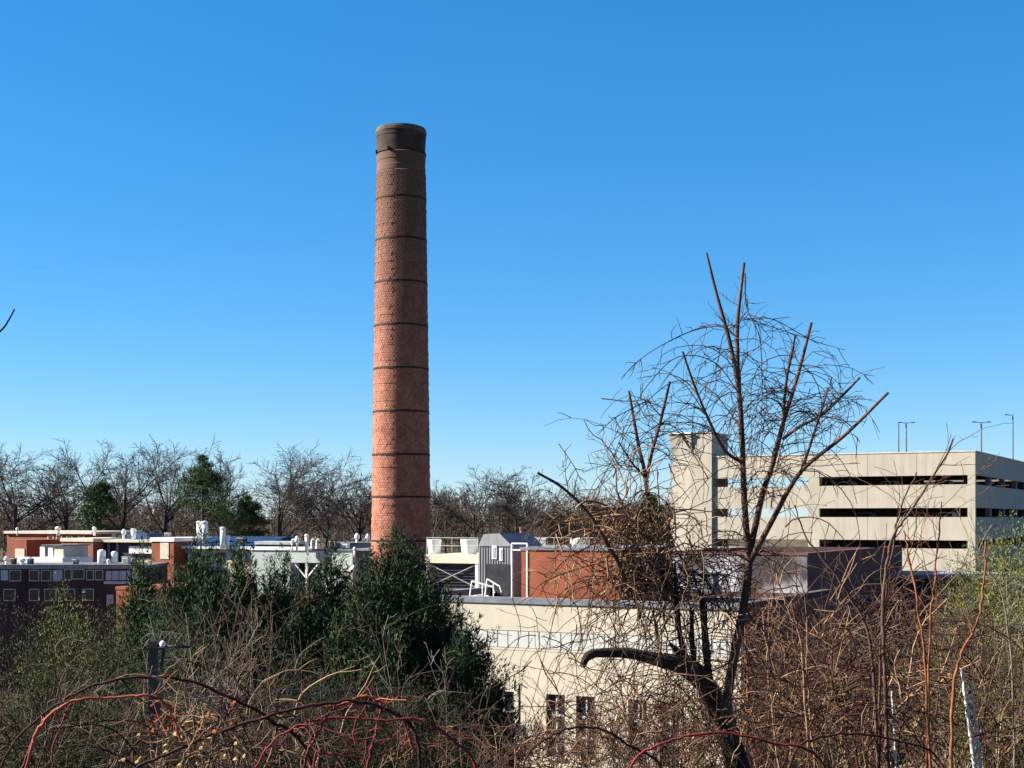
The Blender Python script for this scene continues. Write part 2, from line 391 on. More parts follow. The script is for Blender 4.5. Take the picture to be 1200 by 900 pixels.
# ------------------------------------------------------------------ parking garage
def garage():
    F = Frame(1143, 130, 28); t = F.thing('parking_garage', 'beige concrete multi-storey parking garage with long horizontal openings', 'garage')
    u, z = F.u, lambda py: F.z(1000, py)
    uL, uB, uM0, uM1, uR = u(785), u(835), u(947), u(960), u(1134)
    D = 46; d0 = 15.5
    ztop = F.z(1143, 529)
    lev = [(z(569), z(558.5)), (z(606), z(595.5)), (z(642), z(632.5))]   # openings (bottom, top)
    lower = [(lv[0]-3.05*k, lv[1]-3.05*k) for k, lv in enumerate([lev[2]]*3)][1:]
    ops = lev+lower
    # spandrels: bands between openings
    zs = [ztop]+[v for o in ops for v in (o[1], o[0])]+[0]
    th = .22
    for i in range(0, len(zs), 2):
        hi, lo = zs[i], zs[i+1]
        part('spandrel', M['concrete'], t, (uB, 0, 0, th, lo, hi))
        part('spandrel', M['concrete'], t, (-th, 0, th, D, lo, hi))
        up = lambda q, e: q+.0 if q in (ztop, 0) else q+(q-CZ)/137.*14.5+e
        part('spandrel', M['concrete'], t, (uL-6, uM0, d0-th, d0, up(lo, .25), up(hi, -.15) if hi != ztop else hi-.3))
    for uu in np.arange(uM1+4.6, -2, 4.6):
        for i in range(0, 6, 2): part('panel_joint', M['concrete_dark'], t, (uu, uu+.035, -.006, .01, zs[i+1]+.01, zs[i]-.01))
    # piers
    ztp = ztop-.003
    for a, b in ((uM0, uM1), (uR, -.003)):
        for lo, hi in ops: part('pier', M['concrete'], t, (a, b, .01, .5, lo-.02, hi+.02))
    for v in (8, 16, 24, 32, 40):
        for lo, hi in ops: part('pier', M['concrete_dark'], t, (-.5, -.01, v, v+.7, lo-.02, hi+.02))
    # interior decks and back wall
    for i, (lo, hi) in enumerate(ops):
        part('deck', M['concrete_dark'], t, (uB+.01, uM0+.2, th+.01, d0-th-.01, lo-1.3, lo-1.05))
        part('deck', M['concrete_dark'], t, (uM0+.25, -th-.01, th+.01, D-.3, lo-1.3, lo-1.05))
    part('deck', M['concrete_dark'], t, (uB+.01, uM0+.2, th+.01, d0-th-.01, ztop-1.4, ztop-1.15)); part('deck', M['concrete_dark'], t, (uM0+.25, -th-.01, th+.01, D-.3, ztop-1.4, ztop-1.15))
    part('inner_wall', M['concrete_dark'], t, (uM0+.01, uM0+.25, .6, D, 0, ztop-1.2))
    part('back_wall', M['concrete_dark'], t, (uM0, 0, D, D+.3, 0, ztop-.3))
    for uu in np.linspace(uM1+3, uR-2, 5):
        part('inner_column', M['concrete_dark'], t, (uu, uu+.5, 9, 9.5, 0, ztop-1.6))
    # cars parked nose-in behind the front parapet
    for px, li, body, lab in ((985, 0, 'white', 'white car in the top garage opening, leftmost'), (1036, 0, 'cream_trim', 'pale car near the middle of the top garage opening'), (1100, 0, 'grey_metal', 'grey car toward the right of the top garage opening'),
                          (1008, 1, 'grey_metal', 'grey car in the second garage opening, left'), (1104, 1, 'white', 'white car in the second garage opening near the corner'), (1060, 1, 'blue_roof', 'blue car in the middle of the second garage opening')):
        v = 1.0; uu = u(px, v); zf = ops[li][0]-1.05; x, y, _ = F.pt(uu, v); c = thing('parked_car', lab, 'car', (x, y, zf), -F.A, 'cars in the garage')
        b = MB(); b.hexa([(-.88,0,.3),(.88,0,.3),(.88,4.3,.3),(-.88,4.3,.3),(-.85,.08,.78),(.85,.08,.78),(.85,4.25,.85),(-.85,4.25,.85)]); b.hexa([(-.8,1.1,.79),(.8,1.1,.79),(.8,4.0,.84),(-.8,4.0,.84),(-.64,1.75,1.5),(.64,1.75,1.5),(.64,3.5,1.48),(-.64,3.5,1.48)]); b.build('body', M[body], c)
        MB().hexa([(-.7,1.1,.88),(.7,1.1,.88),(.7,1.14,.88),(-.7,1.14,.88),(-.6,1.66,1.42),(.6,1.66,1.42),(.6,1.7,1.42),(-.6,1.7,1.42)]).build('windscreen', M['window'], c)
        for sx in (-1, 1):
            MB().box(sx*.62-.16, sx*.62+.16, -.02, .02, .58, .70).build('headlight', M['white_metal'], c)
            for vy in (.8, 3.4): MB().bar((sx*.72, vy, .31), (sx*.9, vy, .31), .31, 12).build('wheel', M['dark_metal'], c)
    # stair tower
    zt = F.z(812, 507)
    us = u(812)
    tw = part('stair_tower', M['concrete'], t, (us+.02, uB, -.25, 4.6, 0, zt-.12))
    zf = F.z(800, 534)
    b = MB(); u1 = u(789.5)
    b.hexa([(u1,-.1,0),(us,-.25,0),(us,4.6,0),(u1,4.6,0),(u1,-.1,zf),(us,-.25,zf),(us,4.6,zf),(u1,4.6,zf)])
    b.hexa([(u1,-.1,zf),(us,-.25,zf),(us,4.6,zf),(u1,4.6,zf),(uL,-.5,zt-.12),(us,-.55,zt-.12),(us,4.8,zt-.12),(uL,4.8,zt-.12)])
    b.build('flared_tower_wall', M['concrete'], t)
    part('tower_cap', M['white'], t, (uL-.05, us+.02, -.62, 4.85, zt-.12, zt+.02))
    part('tower_cap', M['concrete'], t, (us+.03, uB+.05, -.3, 4.65, zt-.12, zt))
    part('parapet_cap', M['cream_trim'], t, (uB+.06, .04, -.05, th+.06, ztop, ztop+.09), (-th-.04, .05, th+.07, D, ztop, ztop+.09))
    # roof deck lamp posts
    for px, y0, v, arms, lab in ((1053, 497, 20, 0, 'bare pole beside the double-armed lamp on the garage roof'),
                            (1062, 495, 20, 2, 'double-armed lamp post left on the garage roof'),
                            (1150, 494.5, 12, 2, 'double-armed lamp post above the garage corner'),
                            (1187, 486, 32, 1, 'lamp post at far right above the garage roof')):
        uu = u(px, v); Yw = F.cy-uu*F.s+v*F.c; zz = CZ+(HY-y0)/FP*Yw
        x, y, _ = F.pt(uu, v)
        L = thing('lamp_post', lab, 'lamp post', (x, y, ztop-1.2), 0, 'lamp posts on the garage roof')
        h = zz-(ztop-1.2)
        MB().lathe([(.13, 0), (.13, .5), (.10, .52), (.075, h)], 8).build('pole', M['pole'], L, smooth=True)
        for sgn in ((-1, 1) if arms == 2 else (-1,) if arms == 1 else ()):
            MB().bar((0, 0, h-.06), (sgn*.62, 0, h-.02), .035).build('arm', M['pole'], L)
            MB().hexa([(sgn*.5-.0,-.12,h-.05),(sgn*.95,-.12,h-.05),(sgn*.95,.12,h-.05),(sgn*.5,.12,h-.05),(sgn*.5,-.1,h+.05),(sgn*.9,-.1,h+.05),(sgn*.9,.1,h+.05),(sgn*.5,.1,h+.05)]).build('lamp_head', M['pole'], L)
        if arms == 0:
            MB().lathe([(.09, h), (.09, h+.06)], 8).build('pole_cap', M['pole'], L)
garage()

# ------------------------------------------------------------------ cream works building in the middle
FB = Frame(868, 62, 27.5)
ZR = FB.z(868, 708)
def works():
    F = FB; t = F.thing('works_building', 'cream rendered works building with grey coping and paired dark windows', 'building')
    u0 = F.u(470); D = 15; th = .35
    zz = lambda py: F.z(700, py)
    zb0, zb1 = zz(764), zz(743)              # glazed strip
    wt, wb = zz(817), zz(892)                # windows
    wins = [(541, 568), (576, 602), (640, 662), (675, 697), (736, 758), (773, 796)]
    # wall cut into strips round the openings
    part('wall', M['stucco'], t, (u0, 0, 0, th, zb1, ZR-.28))
    part('wall', M['stucco'], t, (u0, 0, 0, th, wt, zb0))
    part('wall', M['stucco'], t, (u0, 0, 0, th, 0, wb))
    edges = [u0]+[F.u(p) for ab in wins for p in ab]+[0]
    for i in range(0, len(edges), 2):
        part('wall', M['stucco'], t, (edges[i], edges[i+1], 0, th, wb, wt))
    part('string_course', M['stucco'], t, (u0, -.002, -.012, 0, zb0-.10, zb0-.02))
    # glazed strip panels
    ug0 = F.u(478); n = 30; ug1 = F.u(858); step = (ug1-ug0)/n
    part('panel_backing', M['frame'], t, (u0, 0, .16, th, zb0, zb1))
    part('wall', M['stucco'], t, (u0, ug0, .0, .15, zb0, zb1)); part('wall', M['stucco'], t, (ug1, 0, .0, .15, zb0, zb1))
    src = None
    for i in range(n):
        if src is None:
            src = part('glazed_panel', M['glass_block'], t, (.025, step-.025, .012, .155, zb0+.025, zb1-.025)); o = src
        else:
            o = src.copy(); col.objects.link(o)
        o.location = (ug0+i*step, 0, 0)
    # windows
    for a, b in wins:
        a, b = F.u(a), F.u(b)
        wf = part('window', M['frame_dark'], t, (a, a+.09, .1, .3, wb, wt), (b-.09, b, .1, .3, wb, wt), (a+.09, b-.09, .1, .3, wt-.09, wt), (a+.09, b-.09, .1, .3, wb, wb+.09))
        mid = (a+b)/2; h = (wt-wb)
        part('mullion', M['frame'], wf, (mid-.035, mid+.035, .13, .24, wb+.09, wt-.09))
        for k in (1, 2):
            part('transom', M['frame'], wf, (a+.09, b-.09, .12, .25, wt-h*k/3-.05, wt-h*k/3+.05))
        for k in range(3):
            for c, d in ((a+.09, mid-.035), (mid+.035, b-.09)):
                part('pane', M['window'], wf, (c, d, .19, .21, wb+.09+(h-.18)*k/3, wb+.09+(h-.18)*(k+1)/3))
        part('sill', M['stucco'], wf, (a-.06, b+.06, -.09, .12, wb-.12, wb-.003))
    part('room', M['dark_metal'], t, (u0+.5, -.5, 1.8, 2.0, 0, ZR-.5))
    # sides, back, roof
    part('side_wall', M['brick_m'], t, (-th, 0, th, D, 0, ZR-.28)); part('side_wall', M['stucco'], t, (u0, u0+th, th, D, 0, ZR-.28)); part('back_wall', M['brick_d'], t, (u0, 0, D, D+.3, 0, ZR-.28))
    part('roof', M['roofing'], t, (u0+th, -th, th, D, ZR-.75, ZR-.55))
    part('coping', M['coping'], t, (u0-.06, .06, -.06, th+.05, ZR-.28, ZR), (u0-.06, u0+th+.05, th+.06, D, ZR-.28, ZR))
    part('side_coping', M['brick_d'], t, (-th-.05, .06, th+.06, D, ZR-.28, ZR-.004))
    # downpipe and conduit
    x = F.u(608); pipe = MB(); pipe.bar((x, -.022, zz(806)), (x, -.022, zz(858)), .02, 8); pipe.bar((x, -.04, zz(806)), (x+.35, -.03, zz(810)), .025)
    dp = pipe.build('downpipe', M['pipe'], t, smooth=True)
    part('junction_box', M['pipe'], dp, (x-.14, x+.25, -.07, -.003, zz(866), zz(856)))
    x = F.u(602.5); MB().bar((x, -.02, zz(803)), (x, -.02, zz(815)), .018).build('conduit', M['cream_trim'], t)
works()

def penthouse():
    F = FB; v = 5.0
    t = F.thing('brick_penthouse', 'plain orange brick penthouse on the flat roof of the cream building', 'rooftop building', ZR-.55)
    a, b = F.u(611, v), F.u(728, v); h = F.z(660, 642, v)-(ZR-.55)
    part('brick_wall', M['brick_o'], t, (a, b, v, v+7, 0, h-.12))
    part('coping', M['coping'], t, (a-.07, b+.07, v-.07, v+7.07, h-.12, h+.02))
    for px in (628, 660, 690): 
        x = F.u(px, v); part('scupper', M['coping'], t, (x, x+.5, v-.06, v-.001, .02, .2))
penthouse()

def cooling_tower(F, pxs, v, depth, drums, ytop, ybeam, ybot, label, rail=True):
    z0 = ZR-.55
    a, b = F.u(pxs[0], v), F.u(pxs[1], v); pm = (pxs[0]+pxs[1])/2
    t = F.thing('cooling_tower', label, 'cooling tower', z0, 'cooling towers on the roof')
    zz = lambda py: F.z(pm, py, v)-z0
    part('louvre_box', M['dark_metal'], t, (a+.15, b-.15, v+.2, v+depth-.2, .35, zz(ybot)))
    for k in range(7):
        zk = .5+k*(zz(ybot)-.6)/7
        part('louvre', M['dark_metal'], t, (a+.16, b-.16, v+.12, v+.2, zk, zk+.05))
    part('fan_deck', M['cream_trim'], t, (a-.1, b+.1, v-.1, v+depth+.1, zz(ybot), zz(ybeam)))
    for x in (a, b-.14):
        for y in (v-.05, v+depth-.1): part('leg', M['white_metal'], t, (x, x+.14, y, y+.14, 0, zz(ybot)-.003))
    for s in (0, 1):
        MB().bar((a+.2, v+.05-.02*s, .45 if s else zz(ybot)-.1), (b-.2, v+.05-.02*s, zz(ybot)-.1 if s else .45), .03).build('brace', M['grey_metal'], t)
    for pxd, wd in drums:
        vd = v+depth*.25; cx = F.u(pxd, vd); Yd = F.cy-cx*F.s+vd*F.c; r = wd/2*Yd/FP
        zb = zz(ybeam); zt = F.z(pxd, ytop, vd)-z0
        MB().lathe([(r*.80, zb+.01), (r*.86, zb+.35*(zt-zb)), (r*1.0, zt-.03), (r*1.02, zt), (r*.94, zt), (r*.75, zb+.1)], 28, cx, vd, cap=False).build('fan_stack', M['white_metal'], t, smooth=True)
    if rail:
        h = zz(ybeam)
        rl = MB()
        for x in np.linspace(a, b, 3): rl.bar((x, v, h), (x, v, h+.95), .016)
        for q in (.5, .95): rl.bar((a, v, h+q), (b, v, h+q), .016)
        rl.build('railing', M['frame'], t)
    return t
cooling_tower(FB, (500, 560), 10, 4.6, ((509, 17), (550, 21)), 632, 650, 660, 'white framed cooling tower with cross brace right of the chimney')
cooling_tower(FB, (600, 700), 15.5, 4.5, ((630, 20), (680, 24)), 631, 649, 657, 'cooling tower partly hidden behind the orange brick penthouse')

def metal_shed():
    F = FB; v = 8.6; z0 = ZR-.55
    t = F.thing('metal_shed', 'grey corrugated metal shed with two white windows on the roof', 'shed', z0)
    a, b = F.u(561, v), F.u(601, v); zz = lambda py: F.z(580, py, v)-z0
    ze, zp = zz(640), zz(625); d = 3.6; m = a+(b-a)*.62
    bx = MB(); bx.box(a, b, v, v+d, 0, ze); bx.build('wall', M['grey_metal'], t)
    g = MB(); bs = 0
    g.v = [(a,v-.06,ze),(b,v-.06,ze),(m,v-.06,zp),(a+(m-a)*.25,v-.06,zp-.05),(a,v+d+.06,ze),(b,v+d+.06,ze),(m,v+d+.06,zp),(a+(m-a)*.25,v+d+.06,zp-.05)]
    g.f = [(0,1,2,3),(7,6,5,4),(1,5,6,2),(2,6,7,3),(3,7,4,0),(0,4,5,1)]
    g.build('roof', M['grey_metal'], t)
    for k in range(int((b-a)/.16)):
        part('rib', M['grey_metal'], t, (a+.04+k*.16, a+.09+k*.16, v-.03, v-.001, .02, ze-.07))
    for p0, p1, y0, y1 in ((577, 582.5, 639.5, 655), (586, 589.5, 642, 657)):
        x0, x1 = F.u(p0, v), F.u(p1, v)
        wn = part('window', M['white_metal'], t, (x0, x1, v-.07, v-.035, zz(y1), zz(y0)))
        part('pane', M['window_pale'], wn, (x0+.06, x1-.06, v-.085, v-.072, zz(y1)+.08, zz(y0)-.08))
    part('wall_panel', M['dark_metal'], t, (a+.5, b-.15, v-.06, v-.033, .1, zz(661)))
metal_shed()

def roof_rails():
    F = FB; z0 = ZR-.55
    t = F.thing('ship_ladder', 'white pipe-railed steps lying over the roof edge', 'steps', z0)
    v = 2.0; zz = lambda px, py: F.z(px, py, v)-z0
    pts = {'a': (553, 681), 'b': (578, 688), 'c': (580, 695), 'd': (549, 695), 'e': (563, 679), 'f': (569, 695)}
    W = {k: (F.u(p, v), zz(p, q)) for k, (p, q) in pts.items()}
    for k, (s, y) in enumerate((('abc', 0), ('ebc', .7))):
        b = MB()
        ch = [W[s[0]], W['b'], W['c']]
        for p, q in zip(ch[:-1], ch[1:]): b.bar((p[0], v+y, p[1]), (q[0], v+y, q[1]), .035)
        p = W[s[0]]; b.bar((p[0], v+y, p[1]), (p[0]-.18, v+y, .1), .035)
        m = ((W[s[0]][0]+W['b'][0])/2, (W[s[0]][1]+W['b'][1])/2); b.bar((m[0], v+y, m[1]), (m[0], v+y, .1), .03)
        b.bar((W[s[0]][0]-.05, v+y, .45), (W['c'][0], v+y, .1), .03)
        b.build('handrail', M['white_metal'], t)
    for k in range(4):
        x = W['d'][0]+.25+k*.22
        part('tread', M['white_metal'], t, (x, x+.16, v-.02, v+.72, .45-k*.1, .48-k*.1))
    # guard rail post and rails by the penthouse
    v = 5.0; t2 = F.thing('guard_rail', 'thin white guard rail left of the orange brick penthouse', 'railing', z0)
    x = F.u(600, v); zt = F.z(600, 637, v)-z0; x1 = F.u(618, v)
    MB().bar((x, v, 0), (x, v, zt), .05).build('post', M['white_metal'], t2)
    MB().bar((x1, v, 0), (x1, v, zt), .05).build('post', M['white_metal'], t2)
    for q in (0, .33): MB().bar((x-.02, v, zt-q), (x1, v, zt-q), .04).build('rail', M['white_metal'], t2)
    v = 4.0; t3 = F.thing('pipe_hoop', 'small white pipe hoop on the roof beside the conifer', 'pipe', z0)
    b = MB(); prev = None
    for k in range(9):
        a = pi*k/8; p = (F.u(520, v)-.35*cos(a), v, .42*sin(a)+.02)
        if prev: b.bar(prev, p, .05)
        prev = p
    b.build('hoop', M['white_metal'], t3)
    x, y, _ = F.pt(F.u(611, 16), 16); t4 = thing('rusty_flue', 'thin rusty flue pipe rising behind the brick penthouse', 'flue', (x, y, z0))
    h = F.z(611, 618, 16)-z0
    MB().lathe([(.1, 0), (.1, h)], 10).build('pipe', M['rust'], t4, smooth=True); MB().lathe([(.13, h-.15), (.13, h+.03)], 10).build('collar', M['rust'], t4)
roof_rails()

# ------------------------------------------------------------------ annex behind the works: white flank with branch shade in its colour and dark brick side
def annex():
    F = Frame(946, 86, 27.5); t = F.thing('brick_annex', 'dark maroon brick annex with whitewashed flank blotched with painted shade below the garage', 'building')
    zt = F.z(946, 648); a = F.u(738)
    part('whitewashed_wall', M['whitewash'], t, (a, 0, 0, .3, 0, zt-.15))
    part('brick_wall', M['brick_m'], t, (-.3, 0, .3, 26, 0, zt-.15)); part('brick_wall', M['brick_m'], t, (a, a+.3, .3, 26, 0, zt-.15))
    part('back_wall', M['brick_d'], t, (a, 0, 26, 26.3, 0, zt-.15))
    part('roof', M['roofing'], t, (a+.3, -.3, .3, 26, zt-.9, zt-.7))
    part('coping', M['brick_m'], t, (a-.05, .05, -.05, .35, zt-.15, zt), (-.35, .05, .35, 26, zt-.15, zt))
    for v in (3.5, 8, 13):
        wn = part('window', M['frame_dark'], t, (.001, .05, v, v+1.6, zt-6.2, zt-3.8))
        part('pane', M['window'], wn, (.05, .06, v+.1, v+1.5, zt-6.1, zt-3.9))
    d = F.thing('roof_duct', 'dark square duct beside the vine tangle behind the cream building', 'duct')
    u0 = F.u(818, -8); part('duct_body', M['coping'], d, (u0, u0+.9, -8, -7, ZR-.5, F.z(822, 672, -8)))
    part('duct_cap', M['grey_metal'], d, (u0-.1, u0+1.0, -8.1, -6.9, F.z(822, 672, -8), F.z(822, 670, -8)))
    # far low buildings right
    F2 = Frame(1160, 100, 27.5); t2 = F2.thing('brick_outbuilding', 'low dark brick outbuilding behind the thicket beneath the garage', 'building')
    z2 = F2.z(1100, 678); a2 = F2.u(1030)
    part('wall', M['brick_d'], t2, (a2, 0, 0, 8, 0, z2)); part('roof', M['coping'], t2, (a2-.2, .2, -.2, 8.2, z2, z2+.25))
    for px in (1050, 1075, 1105): part('window', M['window'], t2, (F2.u(px), F2.u(px+12), -.04, -.001, z2-1.6, z2-.4))
annex()

# ------------------------------------------------------------------ low buildings on the left
def vent(px, y0, y1, wpx, Y, label, style='cap', name='roof_vent', m='white_metal'):
    X = (px-HX)/FP*Y; k = Y/FP; z0 = CZ+(HY-y1)*k; h = (y1-y0)*k; r = wpx*k/2
    t = thing(name, label, 'roof vent', (X, Y, z0), 0, 'white vents on the low roofs')
    if style == 'cap':
        MB().lathe([(r, -.3), (r, h*.93)], 16).build('pipe', M[m], t, smooth=True)
        MB().lathe([(r*1.1, h*.86), (r*1.1, h), (r*.5, h+.04)], 16).build('cap', M[m], t, smooth=True)
    elif style == 'mushroom':
        MB().lathe([(r*.55, -.3), (r*.55, h*.6)], 14).build('pipe', M[m], t, smooth=True)
        MB().lathe([(r*.9, h*.45), (r, h*.6), (r*.95, h*.8), (r*.5, h*.97), (r*.1, h)], 16).build('cowl', M[m], t, smooth=True)
    elif style == 'tank':
        MB().lathe([(r, -.2), (r, h*.85), (r*.8, h*.95), (r*.3, h)], 20).build('tank', M[m], t, smooth=True)
        MB().lathe([(r*1.03, h*.45), (r*1.03, h*.5)], 20).build('hoop', M['frame'], t)
    elif style == 'gooseneck':
        b = MB(); b.bar((0, 0, -.3), (0, 0, h*.75), r*.35, 10); pv = (0, 0, h*.75)
        for q in range(1, 8):
            a = pi*q/7; p = (r*.75-r*.75*cos(a), 0, h*.75+h*.25*sin(a)); b.bar(pv, p, r*.35, 10); pv = p
        b.build('pipe', M[m], t, smooth=True); MB().lathe([(r*.6, -.25), (r*.5, h*.12)], 12).build('curb', M[m], t, smooth=True)
    return t

def left_buildings():
    # A: shaded long block in front, facing the camera
    F = Frame(170, 108, -3); t = F.thing('shaded_block', 'dark shaded brick block with pale ribbon windows at the left edge', 'building')
    zr = F.z(60, 661.5); a = F.u(-60)
    zz = lambda py: F.z(80, py)
    part('wall', M['brick_d'], t, (a, 0, 0, .3, 0, zr-.35)); part('side_wall', M['brick_d'], t, (-.3, 0, .3, 9, 0, zr-.35)); part('side_wall', M['brick_d'], t, (a, a+.3, .3, 9, 0, zr-.35))
    part('roof', M['roofing'], t, (a, 0, .3, 9.5, zr-.33, zr-.12))
    part('fascia', M['grey_metal'], t, (a-.1, .1, -.12, .28, zr-.34, zr))
    for p0, p1, y0, y1, g in ((1, 9.5, 668, 680, 'p'), (11, 25, 668, 681, 'd'), (75, 84, 667, 680, 'd'), (85, 99, 667, 679, 'd'), (124, 130.5, 669, 680, 'p'), (131.5, 139, 669, 680, 'p'), (140, 148, 669, 680, 'p'), (149, 158, 669, 680, 'p'), (125, 133, 697, 708, 'p'), (75, 88, 690, 704, 'd'), (4, 18, 690, 704, 'd'), (34, 46, 668, 681, 'd'), (48, 60, 668, 681, 'd'), (62, 73, 668, 681, 'p'), (101, 110, 668, 680, 'd'), (111.5, 121, 668, 680, 'd'), (34, 46, 690, 704, 'd'), (52, 66, 690, 704, 'd'), (96, 110, 690, 704, 'd')):
        x0, x1 = F.u(p0), F.u(p1)
        wn = part('window', M['frame'], t, (x0, x1, -.05, -.002, zz(y1), zz(y0)))
        part('pane', M['window_pale'] if g == 'p' else M['window'], wn, (x0+.06, x1-.06, -.07, -.051, zz(y1)+.06, zz(y0)-.06))
    part('sill_band', M['frame'], t, (F.u(122), F.u(160), -.12, -.003, zz(684.5), zz(681.3)))
    part('pilaster', M['brick_d'], t, (F.u(27), F.u(29.5), -.16, -.003, 0, zr-.4))
    # B: low sunlit brick building behind the conifers
    F = Frame(430, 88, 25); t = F.thing('low_brick_building', 'low orange brick building glimpsed between the conifers', 'building')
    zr = F.z(357, 693); a = F.u(136)
    am = F.u(196); part('wall', M['brick_o'], t, (a, am, 0, 7, 0, zr-.2)); part('coping', M['brick_o'], t, (a-.04, am, -.04, 7.04, zr-.2, zr)); part('low_wing', M['brick_o'], t, (am+.01, 0, .2, 6, 0, zr-.55))
    # C: brick block, left, two depths
    F = Frame(109, 128, 28); t = F.thing('cream_trimmed_brick_block', 'red brick block with cream parapet line at left', 'building')
    zz = lambda py: F.z(70, py)
    b0 = F.u(72); part('front_bay', M['brick_r'], t, (b0, 0, 0, 6, 0, zz(634.5)))
    part('bay_coping', M['cream_trim'], t, (b0-.1, .1, -.1, 6, zz(634.5), zz(630.5)))
    part('window', M['window'], t, (F.u(86), F.u(97), -.05, -.002, zz(655), zz(637))); part('window_panel', M['cream_trim'], t, (F.u(87.5), F.u(91), -.08, -.052, zz(655), zz(637)))
    v = 6.01; c0 = F.u(8, v)
    part('rear_wall', M['brick_r'], t, (c0, F.u(108, v), v, v+7, 0, F.z(60, 625.5, v))); part('rear_coping', M['cream_trim'], t, (c0-.2, F.u(108, v)+.2, v-.25, v+7, F.z(60, 625.5, v), F.z(60, 622.5, v)))
    for p0 in (56, 66, 78, 92):
        wn = part('window', M['cream_trim'], t, (F.u(p0, v), F.u(p0+7, v), v-.06, v-.002, F.z(60, 633, v), F.z(60, 627.5, v)))
        part('pane', M['window'], wn, (F.u(p0+1.2, v), F.u(p0+5.6, v), v-.09, v-.062, F.z(60, 632.5, v), F.z(60, 628, v)))
    v2 = 1.5; l0, l1 = F.u(10, v2), F.u(31, v2)
    part('left_bay', M['brick_o'], t, (l0, l1, v2, v+.0, 0, F.z(20, 632.5, v2))); part('left_window', M['cream_trim'], t, (F.u(18, v2), F.u(29, v2), v2-.06, v2-.002, F.z(20, 654, v2), F.z(20, 643, v2)))
    # white roof house
    F = Frame(73, 118, 28); t = F.thing('white_rooftop_house', 'small white rooftop house with two bright windows', 'rooftop building')
    zz = lambda py: F.z(60, py); x0, x1 = F.u(44), 0
    part('base_wall', M['white'], t, (x0, x1, 0, 3.5, zz(664), zz(653))); part('upper_wall', M['cream_trim'], t, (x0+.35, x1-.3, .4, 3.2, zz(653), zz(639.5)))
    part('roof', M['roofing'], t, (x0+.2, x1-.2, .2, 3.4, zz(639.5), zz(638.3)))
    for p0, p1 in ((47.5, 53), (57, 62)):
        wn = part('window', M['white_metal'], t, (F.u(p0, .4), F.u(p1, .4), .33, .398, zz(653), zz(641)))
    part('window_dark', M['window'], t, (F.u(53.3, .4), F.u(56.5, .4), .34, .398, zz(652), zz(642)))
    part('low_wall', M['white'], t, (F.u(17), x0-.02, .3, .6, zz(664), zz(653.5)))
    # D: flat roofed glazed block
    F = Frame(178, 126, 26); t = F.thing('flat_roof_block', 'flat-roofed block with thin cream roof edge behind white tanks', 'building')
    zz = lambda py: F.z(145, py); x0 = F.u(110)
    part('wall', M['dark_metal'], t, (x0, 0, .6, 8, 0, zz(635.5))); part('roof_slab', M['cream_trim'], t, (x0-.3, .0, 0, 8.3, zz(635.5), zz(632.5)))
    part('white_band', M['white'], t, (F.u(148), -.02, .35, .597, zz(648.5), zz(640))); part('lower_wall', M['cream_trim'], t, (F.u(140), -.02, .3, .596, 0, zz(656)))
    for p0 in (112, 122, 132): part('window_post', M['grey_metal'], t, (F.u(p0), F.u(p0+1.5), .45, .598, 0, zz(635.6)))
    # plant on its roof
    vv = 3.0
    t2 = F.thing('roof_plant', 'row of dark blue air handling units on the flat roof', 'air handler', zz(632.5))
    for p0, p1, h in ((131, 136, 6), (138, 143, 5), (148, 153, 6), (160, 172, 7)):
        part('unit', M['blue_roof'] if p0 > 146 else M['dark_metal'], t2, (F.u(p0, vv), F.u(p1, vv), vv, vv+2, 0, h*.078))
    # E: brick block with white coping
    F = Frame(203.5, 122, 28); t = F.thing('white_coped_brick_block', 'small orange brick block with white coping beside blue roof', 'building')
    zz = lambda py: F.z(190, py); x0 = F.u(177.5)
    part('wall', M['brick_o'], t, (x0, 0, 0, 5, 0, zz(634.5))); part('coping', M['white'], t, (x0-.1, .1, -.1, 5.1, zz(634.5), zz(630)))
    part('render_panel', M['cream_trim'], t, (F.u(188), F.u(198), -.05, -.002, zz(655), zz(636)))
    # F: blue roofed building
    F = Frame(302, 120, 22); t = F.thing('blue_roofed_building', 'long building with blue metal roof and white fascia', 'building')
    zz = lambda py: F.z(250, py); x0 = F.u(203)
    part('wall', M['cream_trim'], t, (x0, 0, .5, 9, 0, zz(643))); part('fascia', M['white'], t, (x0, 0, 0, .3, zz(643.3), zz(640)))
    rf = MB(); z0, z1 = zz(640)+.003, zz(629.5)
    rf.hexa([(x0,.02,z0),(0,.02,z0),(0,9,z0),(x0,9,z0),(x0,4.5,z1),(0,4.5,z1),(0,5.5,z1),(x0,5.5,z1)])
    r = rf.build('roof', M['blue_roof'], t)
    for k in range(18):
        x = x0+(k+.5)*(-x0)/18; MB().bar((x, .05, z0+.02), (x, 4.5, z1+.02), .035, 4).build('standing_seam', M['blue_roof'], r)
    for p0 in (207, 222, 250, 270): part('window', M['window'], t, (F.u(p0), F.u(p0+9), .44, .498, zz(660), zz(648)))
    # G: white rendered building with braced bay
    F = Frame(413, 112, 20); t = F.thing('pale_rendered_building', 'pale green-white rendered building with braced open bay left of chimney', 'building')
    zz = lambda py: F.z(360, py); x0 = F.u(294)
    o0, o1 = F.u(340), F.u(377)
    part('wall', M['pale_green'], t, (x0, o0, 0, .3, 0, zz(645)), ); part('wall', M['pale_green'], t, (o1, 0, 0, .3, 0, zz(645)))
    part('lintel', M['pale_green'], t, (o0+.002, o1-.002, 0, .3, zz(659.5), zz(645)))
    part('bay_back', M['window'], t, (o0, o1, 1.5, 1.6, 0, zz(645))); part('side_wall', M['pale_green'], t, (-.3, 0, .301, 8, 0, zz(645)))
    part('roof', M['roofing'], t, (x0, -.3, .31, 8, zz(647), zz(645.2))); part('coping', M['white'], t, (x0-.1, F.u(361), -.08, .4, zz(645), zz(641))); part('coping', M['coping'], t, (F.u(361)+.01, .08, -.08, .4, zz(645), zz(643)))
